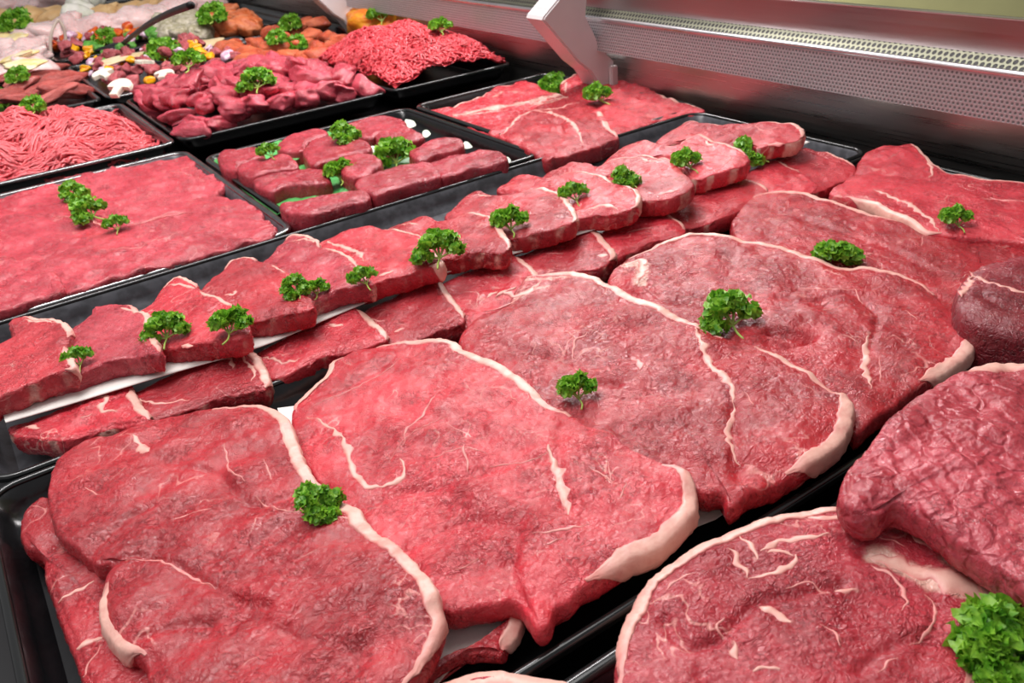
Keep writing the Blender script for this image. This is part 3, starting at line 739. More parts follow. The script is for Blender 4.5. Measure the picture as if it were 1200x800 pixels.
for i, (o_, ft, sm, lb) in enumerate(LOW):
    ya, yb = min(q_[1] for q_ in o_), max(q_[1] for q_ in o_)
    o_ = [(x_ - 4 * max(0.0, ((ya + yb) / 2 - y_) / ((yb - ya) / 2)), y_ - 10 * (1 if i < 7 else 0.5) * max(0.0, ((ya + yb) / 2 - y_) / ((yb - ya) / 2))) for x_, y_ in o_]
    steak('sirloin_steak', lb, o_, 0.013, 0.08 if i < 8 else 0.04, 0.0, 0.021, fat=ft, seams=sm, mat=('beef' if i % 2 else 'beef_bright'), seed=200 + 13 * i, nS=150, nR=34, group=GL, inset=0.0025, rag=0.0008, fillet=0.003, tuck=0.02 if i else 0.0, sidefat=0.75 if i == 0 else 0.3)

# paper strip laid between the rows
pp = np.array([(6, 494), (100, 468), (190, 441), (300, 407), (400, 366), (510, 324), (620, 291), (730, 258), (850, 208), (949, 166)], float)
fe = resample(catmull(PX(pp[:, 0], pp[:, 1], 0.0185), 8, False), 90, False)
xs = fe[:, 0]
V = []
for r__, (dy, dz) in enumerate(((0.0, 0.0), (0.004, 0.0004), (0.05, 0.0), (0.10, -0.006))):
    for x, y, z in fe:
        V.append((x - 0.5, y + dy - 0.8, 0.0185 + dz + 0.0008 * math.sin(x * 23)))
V = np.array(V); V2 = V.copy(); V2[:, 2] -= 0.0007
n_ = len(xs)
Fc = grid_faces(4, n_) + grid_faces(4, n_, base=4 * n_, flip=True) + [[j + 1, j, 4 * n_ + j, 4 * n_ + j + 1] for j in range(n_ - 1)]
po = link('paper_strip', mesh('paper_strip', np.vstack([V, V2]), Fc, M['paper']), None, (0.5, 0.8, 0.0))
tag(po, 'long strip of white paper between the two rows of sirloins', 'paper')
for nm, lb, pts, z in (('paper_sheet', 'corner of white paper showing under the front rump steak', [(440, 800), (500, 730), (540, 720), (600, 708), (625, 712), (590, 735), (540, 770), (500, 815)], -0.010),
                       ('paper_sheet', 'white paper corner showing between the bright steak and the centre steak', [(800, 600), (815, 585), (845, 590), (850, 600), (838, 608), (812, 618), (795, 615)], -0.008),
                       ('paper_sheet', 'white paper corner left of the bright steak near the tray edge', [(325, 478), (356, 474), (362, 485), (352, 502), (335, 505)], 0.004)):
    Q = PX(np.array(pts, float)[:, 0], np.array(pts, float)[:, 1], z); c_ = Q.mean(0)
    n_ = len(Q); V = np.vstack([Q - c_, Q - c_ - [0, 0, 0.0008]])
    po = link(nm, mesh(nm, V, [list(range(n_))[::-1], list(range(n_, 2 * n_))] + [[i, (i + 1) % n_, n_ + (i + 1) % n_, n_ + i] for i in range(n_)], M['paper'], smooth=False), None, c_)
    tag(po, lb, 'paper')

GU = 'upper row of sirloin steaks in the long tray'
UP = [
    ([(10, 373), (26, 367), (42, 370), (65, 372), (80, 380), (82, 390), (77, 404), (83, 417), (86, 430), (65, 438), (42, 450), (20, 463), (0, 472), (-25, 480), (-30, 410), (0, 399), (12, 390)],
     [((28, 367), (60, 371), (83, 392), 4), ((80, 402), (86, 420), (74, 434), 3.5)], [([(28, 374), (45, 376), (64, 378)], 3.5)], 'upper sirloin at the left end with a fat corner and parsley beside it'),
    ([(110, 357), (130, 354), (153, 355), (162, 362), (174, 367), (176, 378), (182, 397), (188, 412), (177, 416), (156, 418), (130, 425), (98, 440), (87, 443), (84, 430), (88, 418), (86, 404), (87, 388), (101, 371), (107, 365)],
     [((150, 355), (176, 376), (188, 412), 3.5)], [([(140, 360), (155, 362)], 3)], 'upper sirloin second from the left end'),
    ([(188, 340), (195, 328), (208, 322), (227, 328), (234, 336), (257, 348), (272, 354), (287, 375), (292, 391), (279, 400), (260, 405), (227, 405), (208, 404), (199, 408), (194, 392), (182, 376), (175, 363), (185, 350)],
     [((190, 335), (206, 322), (232, 334), 3), ((236, 337), (260, 350), (276, 358), 4)], [([(196, 336), (214, 334), (228, 338)], 4), ([(212, 402), (226, 404)], 4)], 'upper sirloin third from the left end with a curled back edge'),
    ([(249, 338), (258, 320), (270, 306), (285, 299), (300, 302), (318, 307), (336, 314), (354, 328), (364, 348), (367, 362), (354, 369), (330, 373), (305, 375), (290, 368), (272, 356), (256, 347)],
     [((262, 314), (285, 299), (302, 303), 2.5)], [([(262, 344), (276, 348), (276, 340)], 4), ([(318, 310), (334, 318)], 3)], 'upper sirloin lying under two parsley sprigs in a pair'),
    ([(322, 306), (327, 290), (336, 276), (351, 272), (369, 277), (376, 286), (391, 289), (409, 298), (421, 311), (433, 326), (438, 335), (420, 337), (396, 343), (372, 352), (365, 342), (352, 322), (335, 309)],
     [((334, 279), (352, 272), (376, 286), 4), ((380, 287), (400, 293), (420, 310), 3)], [([(342, 284), (356, 280), (368, 284)], 5)], 'upper sirloin fifth from the left with a fat cap at its back end'),
    ([(387, 276), (408, 266), (432, 262), (450, 265), (471, 268), (492, 275), (506, 288), (514, 299), (518, 312), (500, 315), (480, 322), (460, 328), (444, 330), (434, 322), (424, 308), (410, 297), (392, 285)],
     [((450, 265), (478, 269), (496, 277), 2.5), ((510, 292), (517, 308), (500, 315), 3)], [([(384, 281), (400, 288), (416, 294), (428, 306)], 5), ([(444, 324), (462, 318)], 4)], 'upper sirloin with a fat seam along its left side, before the big parsley bunch'),
    ([(466, 262), (477, 255), (495, 251), (519, 257), (540, 250), (558, 248), (573, 251), (585, 262), (593, 275), (598, 290), (585, 298), (564, 297), (540, 297), (522, 300), (510, 292), (495, 282), (470, 268)],
     [((525, 256), (560, 248), (598, 290), 5)], [([(470, 262), (490, 264)], 3)], 'upper sirloin with a rounded white fat end in the middle of the row'),
    ([(539, 245), (548, 227), (560, 221), (578, 226), (599, 227), (620, 221), (641, 219), (659, 226), (668, 236), (675, 247), (673, 262), (656, 268), (632, 273), (610, 273), (590, 262), (572, 252), (554, 250)],
     [((610, 223), (648, 220), (675, 262), 5)], [([(560, 226), (576, 230)], 4)], 'upper sirloin with a curved fat back and side, fifth from the wall end'),
    ([(596, 215), (605, 204), (620, 202), (632, 207), (644, 204), (664, 200), (686, 200), (707, 205), (722, 214), (740, 216), (750, 228), (746, 242), (728, 249), (704, 249), (680, 253), (664, 240), (644, 224), (626, 222)],
     [((650, 203), (690, 200), (722, 214), 4), ((724, 214), (748, 224), (744, 244), 3.5)], [([(690, 246), (708, 242), (724, 244)], 5)], 'upper sirloin with a small round tail at its back end'),
    ([(638, 209), (656, 192), (680, 188), (698, 193), (716, 186), (740, 182), (761, 181), (788, 187), (801, 199), (813, 212), (806, 224), (788, 234), (757, 235), (742, 224), (724, 212), (706, 204), (680, 202), (652, 210)],
     [((704, 190), (750, 181), (790, 188), 3.5)], [([(752, 184), (766, 190), (780, 186)], 4), ([(770, 228), (795, 222)], 6, 'fat_pink')], 'upper sirloin third from the wall end with pale marbled side'),
    ([(721, 183), (730, 171), (751, 163), (772, 166), (790, 168), (805, 161), (820, 156), (838, 163), (859, 170), (877, 180), (874, 193), (850, 202), (826, 206), (812, 198), (790, 184), (760, 181), (732, 187)],
     [((795, 166), (825, 157), (877, 180), 4.5)], [([(826, 164), (836, 172)], 6), ([(846, 178), (858, 184), (846, 194)], 2)], 'upper sirloin second from the wall end'),
    ([(782, 159), (793, 147), (811, 141), (835, 144), (868, 143), (892, 141), (916, 141), (938, 146), (941, 159), (922, 167), (898, 172), (880, 168), (862, 170), (835, 167), (816, 160), (798, 162)],
     [((800, 144), (826, 142), (850, 144), 2.5), ((890, 141), (930, 144), (940, 160), 4)], [([(884, 148), (896, 152), (914, 150)], 2), ([(900, 170), (920, 166)], 7, 'fat_pink')], 'last upper sirloin at the wall end of the long tray'),
]
for i, (o_, ft, sm, lb) in enumerate(UP):
    ya, yb = min(q_[1] for q_ in o_), max(q_[1] for q_ in o_)
    o_ = [(x_, y_ - 0.11 * (yb - ya) * max(0.0, (y_ - (ya + yb) / 2) / ((yb - ya) / 2))) for x_, y_ in o_]
    steak('sirloin_steak', lb, o_, 0.040, 0.13, -0.06, 0.021, fat=ft, seams=sm, mat=('beef', 'beef_pink', 'beef_bright')[i % 3] if i < 7 else ('beef' if i % 2 else 'beef_bright'), seed=400 + 17 * i, nS=180, nR=40, group=GU, inset=0.0025, rag=0.0009, lump=0.0014, fillet=0.003, tuck=0.022 if i else 0.0, sidefat=0.30 if i < 7 else 0.62)

# --- flat slices in the metal edged tray
GF = 'flat beef slices in the metal edged tray'
for i, (lb, o_, z_, kx_) in enumerate([
    ('flat beef slice at the back of the metal edged tray', [(60, 212), (90, 203), (120, 196), (160, 190), (200, 184), (222, 182), (233, 196), (250, 203), (266, 209), (258, 222), (248, 230), (200, 242), (150, 250), (90, 262), (30, 262), (-30, 262), (-30, 238), (10, 228)], 0.000, 0.0),
    ('flat beef slice in the middle of the metal edged tray', [(-40, 262), (0, 246), (60, 247), (130, 251), (175, 239), (210, 234), (240, 228), (275, 231), (296, 238), (308, 247), (300, 256), (270, 266), (200, 285), (120, 310), (60, 320), (-40, 330)], 0.004, 0.0),
    ('long flat beef slice along the front of the metal edged tray', [(40, 305), (90, 288), (170, 273), (240, 259), (290, 249), (306, 250), (318, 259), (324, 266), (314, 276), (285, 284), (230, 298), (180, 311), (120, 328), (78, 339), (60, 331), (40, 320)], 0.008, -0.01),
    ('flat beef slice at the left edge with a ragged corner', [(-50, 312), (0, 300), (40, 303), (62, 316), (74, 332), (72, 339), (48, 346), (30, 352), (12, 358), (-20, 366), (-60, 374)], 0.012, -0.02)]):
    steak('beef_slice', lb, o_, z_, kx_, 0.0, 0.018, mat='beef_pink', seed=600 + 7 * i, nS=240, nR=54, group=GF, lump=0.0024, rag=0.0005, wob=0.0010, cat='meat', seams=[([(60, 252), (100, 256), (130, 268)], 1.6), ([(150, 262), (190, 252), (225, 246)], 1.4), ([(120, 296), (170, 286), (215, 270)], 1.6)] if i in (1, 2) else [([(190, 200), (220, 204), (240, 212)], 1.5)] if i == 0 else [],
          feats=[([(90, 268), (150, 262), (220, 250)], 9, -1.5, 0), ([(150, 285), (210, 272), (270, 262)], 8, -1.6, 0)])

# --- fillet pieces in the green lined tray (pixel outlines of their top faces)
GG = 'fillet pieces in the green lined tray'
g = lambda L: [(230 + 0.35 * a, 100 + 0.35 * b_) for a, b_ in L]
FIL = [
    ('fillet block in the left back corner', [(72, 222), (140, 206), (208, 205), (222, 232), (150, 256), (132, 282), (84, 268)]),
    ('short fillet block at the back of the green tray', [(270, 190), (330, 156), (420, 140), (436, 158), (372, 186), (358, 214), (285, 214)]),
    ('fillet block below the corner block', [(140, 262), (220, 240), (300, 226), (336, 248), (328, 270), (250, 284), (190, 300), (146, 290)]),
    ('fillet block at the left side of the green tray', [(190, 312), (260, 290), (350, 273), (425, 278), (446, 310), (380, 326), (300, 330), (250, 345), (205, 335)]),
    ('front fillet block in the near corner of the green tray', [(280, 390), (350, 378), (450, 355), (540, 343), (582, 358), (560, 380), (470, 400), (390, 425), (330, 420), (290, 412)]),
    ('long fillet block in the middle of the green tray', [(358, 200), (420, 168), (500, 163), (572, 183), (582, 214), (500, 230), (430, 252), (390, 262), (360, 232)]),
    ('fillet block at the back right of the green tray', [(500, 130), (560, 105), (640, 98), (692, 108), (700, 136), (630, 150), (575, 170), (515, 158)]),
    ('fillet block under the right hand parsley', [(600, 162), (660, 132), (724, 140), (762, 165), (700, 185), (632, 196)]),
    ('fillet block near the right side of the green tray', [(712, 215), (780, 182), (862, 165), (896, 184), (880, 208), (800, 225), (742, 245)]),
    ('long fillet block at the right end of the green tray', [(770, 255), (860, 230), (960, 212), (1022, 218), (1042, 246), (990, 258), (900, 280), (825, 302), (785, 285)]),
    ('large fillet block in the front centre', [(530, 320), (600, 285), (700, 258), (775, 250), (815, 285), (800, 305), (700, 328), (610, 358), (555, 350)]),
    ('dark fillet block between the parsley sprigs', [(470, 250), (540, 222), (600, 228), (622, 252), (590, 280), (530, 305), (490, 290)]),
]
for i, (lb, o_) in enumerate(FIL):
    steak('beef_fillet', lb, g(o_), 0.016 + 0.003 * (i % 3), 0.0, 0.0, 0.040, mat='beef_fillet', seed=700 + 9 * i, nS=110, nR=24, group=GG, inset=0.004, lump=0.0016, rag=0.0005, cat='meat', fillet=0.006)

# --- rib steaks beside the bracket
GT = 'rib steaks beside the bracket'
t_ = lambda L: [(500 + 0.3 * a, 80 + 0.3 * b_) for a, b_ in L]
steak('rib_steak', 'rib steak standing up behind the two parsley sprigs', t_([(520, 60), (560, 30), (610, 2), (655, -12), (700, 10), (745, 30), (790, 20), (825, 22), (850, 50), (880, 80), (940, 110), (1000, 130), (1082, 152), (1070, 168), (980, 182), (860, 215), (760, 250), (690, 230), (640, 180), (560, 110)]),
      0.004, 0.0, 0.0, 0.028, fat=[(t_([(520, 65)])[0], t_([(600, 5)])[0], t_([(655, -12)])[0], 5), (t_([(900, 95)])[0], t_([(1000, 130)])[0], t_([(1080, 155)])[0], 5), (t_([(745, 28)])[0], t_([(800, 18)])[0], t_([(850, 50)])[0], 5)],
      seams=[(t_([(650, 40), (690, 60), (660, 90)]), 5), (t_([(700, 60), (760, 40), (800, 30)]), 6), (t_([(880, 190), (920, 195)]), 4), (t_([(540, 90), (545, 60)]), 5)], mat='beef_bright', seed=801, nS=200, nR=50, group=GT, lump=0.0022)
steak('rib_steak', 'fatty rib steak at the left of its tray with pale seams', t_([(0, 160), (80, 150), (140, 130), (200, 110), (270, 68), (320, 62), (380, 40), (430, 60), (480, 85), (560, 108), (620, 128), (680, 180), (690, 240), (600, 270), (450, 270), (300, 262), (200, 240), (120, 205), (40, 180)]),
      0.000, 0.0, 0.0, 0.024, fat=[(t_([(0, 162)])[0], t_([(100, 140)])[0], t_([(230, 95)])[0], 4), (t_([(270, 68)])[0], t_([(300, 62)])[0], t_([(330, 58)])[0], 4)],
      feats=[(t_([(120, 185), (220, 160), (300, 150), (400, 130), (520, 100)]), 11, 0.5, 0.75), (t_([(250, 110), (330, 90), (370, 95)]), 10, 0, 0.5), (t_([(400, 130), (470, 140), (540, 110)]), 12, 0, 0.6)],
      seams=[(t_([(140, 190), (220, 175), (320, 160)]), 6), (t_([(420, 140), (480, 125), (560, 105)]), 6)], mat='beef_bright', seed=813, nS=200, nR=50, group=GT, lump=0.002)
steak('rib_steak', 'rib steak with a round eye and curved fat at the tray corner', t_([(240, 245), (300, 230), (345, 190), (420, 150), (500, 120), (600, 115), (660, 140), (700, 200), (750, 262), (690, 290), (600, 318), (520, 340), (470, 352), (430, 335), (360, 300), (290, 268)]),
      0.005, 0.0, 0.0, 0.026, bumps=[(t_([(480, 250)])[0], 60, 6)], fat=[(t_([(670, 155)])[0], t_([(705, 210)])[0], t_([(750, 262)])[0], 8)],
      seams=[(t_([(285, 262), (320, 232), (350, 200), (420, 165), (500, 180), (560, 215), (590, 250), (612, 300)]), 7), (t_([(440, 160), (520, 150), (600, 130)]), 5)], feats=[(t_([(450, 200), (520, 215), (545, 250)]), 5, -3, 0)], mat='beef', seed=827, nS=200, nR=50, group=GT, lump=0.002)
# ------------------------------------------------------------------ heaps, loose pieces, garnish
def tubes(paths, rad, k=5):
    """paths: (n, m, 3) centre lines; rad: (n,) or (n,m); one mesh of closed tubes -> V, F"""
    n, m, _ = paths.shape
    t = np.gradient(paths, axis=1); t /= np.linalg.norm(t, axis=2, keepdims=True) + 1e-9
    up = np.zeros_like(t); up[..., 2] = 1; up[..., 0] = 0.21
    s = np.cross(t, up); s /= np.linalg.norm(s, axis=2, keepdims=True) + 1e-9
    u = np.cross(s, t)
    a = np.arange(k) / k * 2 * np.pi
    rad = np.broadcast_to(np.asarray(rad, float).reshape(n, -1), (n, m))
    V = paths[:, :, None, :] + rad[..., None, None] * (np.cos(a)[None, None, :, None] * s[:, :, None, :] + np.sin(a)[None, None, :, None] * u[:, :, None, :])
    V = V.reshape(-1, 3)
    base = (np.arange(n) * m * k)[:, None, None]
    i = np.arange(m - 1)[None, :, None]; j = np.arange(k)[None, None, :]
    A = base + i * k + j; B = base + i * k + (j + 1) % k
    Fq = np.stack([A, B, B + k, A + k], -1).reshape(-1, 4).tolist()
    for q in range(n):
        Fq.append([q * m * k + j_ for j_ in range(k)][::-1]); Fq.append([q * m * k + (m - 1) * k + j_ for j_ in range(k)])
    return V, Fq


def mince(label, x0, x1, y0, y1, z0, hf, n, rad, length, mat, seed, curl=0.5, flow=0.0, wavy=2.2):
    r = np.random.default_rng(seed)
    cx, cy = (x0 + x1) / 2, (y0 + y1) / 2
    e = bpy.data.objects.new('minced_beef', None); COL.objects.link(e); e.location = (cx, cy, z0)
    tag(e, label, 'mince', None, 'stuff')
    nx, ny = 60, 60
    X, Y = np.meshgrid(np.linspace(x0, x1, nx), np.linspace(y0, y1, ny))
    Z = hf(X, Y) - rad * 1.2
    V = np.stack([X - cx, Y - cy, np.maximum(Z, z0) - z0], -1).reshape(-1, 3)
    link('heap', mesh('heap', V, grid_faces(ny, nx), M[mat]), e)['kind'] = 'stuff'
    px = r.uniform(x0, x1, n); py = r.uniform(y0, y1, n)
    m = 7; L = length * r.uniform(0.5, 1.3, n)
    ang = flow + wavy * noise2(px, py, 0.16, seed + 1) + r.normal(0, curl, n)
    s = np.linspace(-0.5, 0.5, m)[None, :]
    bend = r.normal(0, 0.55 * wavy, n)[:, None]
    A = ang[:, None] + bend * s
    ds = (L / (m - 1))[:, None]
    xs_ = px[:, None] + np.cumsum(np.cos(A) * ds, 1) - L[:, None] * 0.5 * np.cos(ang)[:, None]
    ys_ = py[:, None] + np.cumsum(np.sin(A) * ds, 1) - L[:, None] * 0.5 * np.sin(ang)[:, None]
    zs_ = hf(xs_, ys_) + (r.uniform(-0.7, 1.6, n) * rad)[:, None] + rad * 0.8 * np.sin(s * 7 + r.uniform(0, 6, n)[:, None])
    keep = (zs_.min(1) > z0 - 0.004) & (xs_.min(1) > x0 - 0.004) & (xs_.max(1) < x1 + 0.004) & (ys_.min(1) > y0 - 0.004)
    P_ = np.stack([xs_ - cx, ys_ - cy, zs_ - z0], -1)[keep]
    V, Fq = tubes(P_, rad * r.uniform(0.75, 1.2, len(P_)), 5)
    link('strand', mesh('strand', V, Fq, M[mat]), e)['kind'] = 'stuff'
    return e


def dome(x0, x1, y0, y1, zb, zt, seed, p=2.6, amp=0.008):
    def f(x, y):
        u = np.clip(np.abs((x - (x0 + x1) / 2) / ((x1 - x0) / 2)), 0, 1.2); v = np.clip(np.abs((y - (y0 + y1) / 2) / ((y1 - y0) / 2)), 0, 1.2)
        return zb + (zt - zb) * (1 - np.clip(u, 0, 1) ** p) * (1 - np.clip(v, 0, 1) ** p) + amp * noise2(x, y, 0.09, seed)
    return f


mince('loose heap of pink minced beef in long strands at the left edge', -0.14, 0.318, 1.655, 2.09, -0.026, dome(-0.20, 0.325, 1.64, 2.10, -0.022, 0.050, 901, 2.4, 0.010), 3000, 0.0028, 0.070, 'mince_pink', 902, 0.10, 0.35, 0.9)
mince('tall heap of bright red minced beef in front of the grille', 0.792, 1.072, 1.655, 2.11, -0.028, dome(0.765, 1.10, 1.59, 2.15, -0.012, 0.075, 911, 2.6, 0.006), 3600, 0.0025, 0.028, 'mince', 912, 0.9, 0.0)

LUMPS = {}


def lump_mesh(kind, var, mat):
    key = (kind, var, mat)
    if key in LUMPS: return LUMPS[key]
    bm = bmesh.new(); bmesh.ops.create_icosphere(bm, subdivisions=4 if kind == 'chunk' else 3, radius=1.0)
    P_ = np.array([v.co[:] for v in bm.verts])
    sd = abs(hash(kind)) % 7 if False else {'chunk': 3, 'blob': 5, 'bit': 9, 'long': 13}[kind]
    seed = sd * 100 + var
    if kind in ('chunk', 'bit'):
        r = np.random.default_rng(seed)
        q = np.sign(P_) * np.abs(P_) ** 0.78
        q /= np.abs(q).max()
        d = noise3(P_, 1.5, seed) * 0.17 + noise3(P_, 0.7, seed + 1) * 0.07
        q = q * (1 + d)[:, None]
        q[:, 0] += 0.25 * noise3(P_, 2.2, seed + 2); q[:, 1] += 0.2 * noise3(P_, 2.2, seed + 3)
    elif kind == 'long':
        q = P_ * (1 + 0.14 * noise3(P_, 1.1, seed) + 0.05 * noise3(P_, 0.4, seed + 1))[:, None]
        q[:, 1] += 0.35 * q[:, 0] ** 2 * (1 if var % 2 else -1)
        q[:, 1:] *= (1 - 0.25 * q[:, :1] * (1 if var % 3 else -1))
    else:
        q = P_ * (1 + 0.20 * noise3(P_, 1.3, seed) + 0.06 * noise3(P_, 0.45, seed + 1))[:, None]
    for v, c_ in zip(bm.verts, q): v.co = c_ * 0.03
    me = bpy.data.meshes.new(kind); bm.to_mesh(me); bm.free()
    me.polygons.foreach_set('use_smooth', np.ones(len(me.polygons), bool))
    me.materials.append(M[mat]); LUMPS[key] = me
    return me


RNG = random.Random(7)


def lump(name, label, cat, group, kind, mat, loc, size, rz=None, tilt=0.25, nvar=6):
    o = link(name, lump_mesh(kind, RNG.randrange(nvar), mat), None, loc)
    o.scale = [v / 0.03 for v in size]
    o.rotation_euler = (RNG.uniform(-tilt, tilt), RNG.uniform(-tilt, tilt), RNG.uniform(0, 6.28) if rz is None else rz)
    return tag(o, label, cat, group)


# diced beef
hf = dome(0.335, 0.785, 1.63, 2.14, -0.012, 0.040, 921, 3.0, 0.006)
ORD = ['first', 'second', 'third', 'fourth', 'fifth', 'sixth', 'seventh', 'eighth', 'ninth', 'tenth', 'eleventh', 'twelfth', 'thirteenth', 'fourteenth', 'fifteenth', 'sixteenth',
       'seventeenth', 'eighteenth', 'nineteenth', 'twentieth', 'twenty-first', 'twenty-second', 'twenty-third']
for iy in range(9):
    for ix in range(9):
        x = 0.385 + 0.345 * (ix + RNG.uniform(-0.35, 0.35)) / 8; y = 1.690 + 0.385 * (iy + RNG.uniform(-0.3, 0.35)) / 8
        s = RNG.uniform(0.8, 1.25)
        lump('diced_beef', 'chunk of diced beef, %s from the left in the %s row from the front' % (ORD[ix], ORD[iy]), 'meat', 'diced beef chunks', 'chunk', 'dice',
             (x, y, float(hf(np.array(x), np.array(y))) + RNG.uniform(-0.004, 0.012)), (0.029 * s, 0.021 * s, 0.017 * s), None, 0.5)

M['marinade'] = meat_mat('marinade', srgb(172, 46, 18), srgb(220, 112, 70), 0.5, 0.0, 0.22, 60, bumpd=0.002)
M['sausage'] = meat_mat('sausage', srgb(142, 44, 40), srgb(190, 92, 84), 0.6, 0.0, 0.35, 60)
M['kebab'] = meat_mat('kebab', srgb(150, 50, 60), srgb(196, 100, 104), 0.4, 0.0, 0.3, 60)
M['chicken'] = meat_mat('chicken', srgb(222, 178, 176), srgb(240, 206, 202), 0.2, 0.0, 0.3, 60, bumpd=0.0008)
M['tan'] = plain('tan', srgb(206, 164, 112), 0.5, col2=srgb(226, 190, 138), vscale=30, bump=0.002, bscale=120)
M['herb'] = plain('herb', srgb(160, 152, 118), 0.5, col2=srgb(206, 196, 176), vscale=90, bump=0.004, bscale=150)
M['spice'] = plain('spice', srgb(190, 88, 40), 0.4, col2=srgb(216, 128, 84), vscale=60, bump=0.004, bscale=110)
M['cheese'] = plain('cheese', srgb(232, 156, 28), 0.5, col2=srgb(224, 112, 20), vscale=110, bump=0.004, bscale=150)
M['pale_cheese'] = plain('pale_cheese', srgb(236, 208, 130), 0.45, col2=srgb(242, 228, 190), vscale=40, bump=0.001)
M['bread'] = plain('bread', srgb(230, 208, 172), 0.55, col2=srgb(214, 186, 138), vscale=40, bump=0.001)
M['mushroom'] = plain('mushroom', srgb(240, 234, 220), 0.45, col2=srgb(220, 208, 186), vscale=50)
M['yellow_pepper'] = plain('yellow_pepper', srgb(240, 178, 20), 0.25, col2=srgb(232, 140, 16), vscale=40)
M['red_pepper'] = plain('red_pepper', srgb(200, 60, 24), 0.25, col2=srgb(220, 110, 30), vscale=40)
M['onion'] = plain('onion', srgb(206, 150, 180), 0.3, col2=srgb(236, 214, 226), vscale=60)
M['green_bit'] = plain('green_bit', srgb(60, 130, 40), 0.4, col2=srgb(110, 170, 70), vscale=60)
M['green_liner'] = plain('green_liner', srgb(64, 150, 74), 0.45, col2=srgb(98, 178, 98), vscale=30)
M['white_liner'] = plain('white_liner', srgb(206, 226, 200), 0.45, col2=srgb(226, 234, 220), vscale=30)
M['lettuce'] = plain('lettuce', srgb(238, 234, 226), 0.5, col2=srgb(222, 222, 204), vscale=40, bump=0.004, bscale=80)
M['black_plastic'] = plain('black_plastic', (0.008, 0.007, 0.008), 0.5, spec=0.25)
M['clear_plastic'] = plain('clear_plastic', srgb(214, 198, 184), 0.3, col2=srgb(190, 170, 160), vscale=20)


def at_px(x, y, z): 
    return PX(float(x), float(y), z)


def scatter(pts, name, label, cat, group, kind, mat, size, z=0.0, jit=0.15, rz=None, tilt=0.3):
    pts = sorted(pts)
    for q_, (x, y) in enumerate(pts):
        p = at_px(x, y, z + 0.0); s = RNG.uniform(1 - jit, 1 + jit)
        lump(name, label if len(pts) == 1 else '%s, %s from the left' % (label, ORD[q_]), cat, group, kind, mat, p, tuple(v * s for v in size), None if rz is None else rz + RNG.uniform(-0.3, 0.3), tilt)


# orange marinated cutlets
scatter([(276, 60), (295, 66), (312, 72), (300, 52), (322, 58), (340, 66), (358, 70), (380, 68), (330, 46), (352, 52), (372, 58), (390, 58), (345, 38), (365, 42), (385, 46), (402, 50), (318, 38), (372, 28), (355, 30), (268, 56), (288, 76), (306, 80)],
        'marinated_cutlet', 'orange marinated cutlet in the tray before the far bracket', 'meat', 'orange marinated cutlets', 'blob', 'marinade', (0.040, 0.028, 0.022), 0.010)
c_ = at_px(432, 27, 0.03)
lump('cheese_coated_roast', 'orange cheese coated roast behind the red mince', 'meat', None, 'blob', 'cheese', c_, (0.06, 0.12, 0.045), 0.0, 0.05)
# skewers, far left
scatter([(8, 92), (30, 96), (55, 88), (75, 92), (20, 104), (48, 104), (70, 100), (8, 112), (30, 116), (60, 112), (82, 106), (60, 80), (40, 88)], 'meat_skewer', 'brown red skewer of meat at the far left', 'meat', 'meat skewers at the left', 'long', 'sausage', (0.065, 0.019, 0.016), 0.01, rz=0.5)
# kebab mix
for k in range(120):
    u, v = RNG.random(), RNG.random()
    x = 0.345 + 0.31 * u; y = 2.21 + 0.50 * v
    mt = RNG.choices(['kebab', 'yellow_pepper', 'onion', 'green_bit'], [9, 2.2, 3.5, 0.7])[0]
    nm = {'kebab': 'meat_cube', 'yellow_pepper': 'pepper_piece', 'onion': 'onion_piece', 'green_bit': 'green_pepper_piece'}[mt]
    lb = {'kebab': 'small cube of marinated kebab meat among the mushrooms', 'yellow_pepper': 'piece of yellow pepper in the kebab mix', 'onion': 'piece of purple onion in the kebab mix', 'green_bit': 'green pepper piece in the kebab mix'}[mt]
    s = RNG.uniform(0.8, 1.2) * (1 if mt == 'kebab' else 0.8)
    lump(nm, lb, 'meat' if mt == 'kebab' else 'vegetable', lb + ' tray', 'bit', mt, (x, y, RNG.uniform(0.004, 0.034)), (0.017 * s, 0.013 * s, 0.011 * s), None, 0.6)


def mushroom(px, py, z, s, rz):
    cap = [(math.cos(a) * 1.0, math.sin(a) * 0.8 + 0.15) for a in np.linspace(-0.25, math.pi + 0.25, 14)]
    stem = [(-0.38, -0.02), (-0.30, -0.55), (-0.36, -0.85), (0.36, -0.85), (0.30, -0.55), (0.38, -0.02)]
    pts = np.array(cap + stem); n = len(pts)
    V = np.vstack([np.c_[pts * 0.95, np.full(n, 0.22)], np.c_[pts, np.full(n, 0.12)], np.c_[pts, np.full(n, -0.12)]])
    Fc = grid_faces(3, n, True, 0, flip=True) + [list(range(n)), list(range(2 * n, 3 * n))[::-1]]
    o = link('mushroom_slice', mesh('mushroom_slice', V, Fc, M['mushroom'], smooth=False), None, at_px(px, py, z))
    o.scale = (s, s, s); o.rotation_euler = (RNG.uniform(-0.3, 0.3) + 0.35, RNG.uniform(-0.2, 0.2), rz)
    return o
for i, (x, y, s, rz, lb) in enumerate([(122, 88, 0.026, 0.2, 'white mushroom slice at the left of the kebab tray'), (140, 104, 0.029, -0.9, 'largest white mushroom slice at the front of the kebab tray'), (170, 73, 0.024, 1.0, 'white mushroom slice near the parsley of the kebab tray'),
                                       (192, 88, 0.023, -0.6, 'white mushroom slice in the middle of the kebab tray'), (268, 86, 0.026, 0.4, 'white mushroom slice at the right end of the kebab tray')]):
    tag(mushroom(x, y, 0.040, s, rz), lb, 'mushroom')
scatter([(140, 70)], 'bread_slice', 'pale bread slice at the back left of the kebab tray', 'bread', None, 'blob', 'bread', (0.070, 0.045, 0.008), 0.03, 0, 0.2, 0.05)
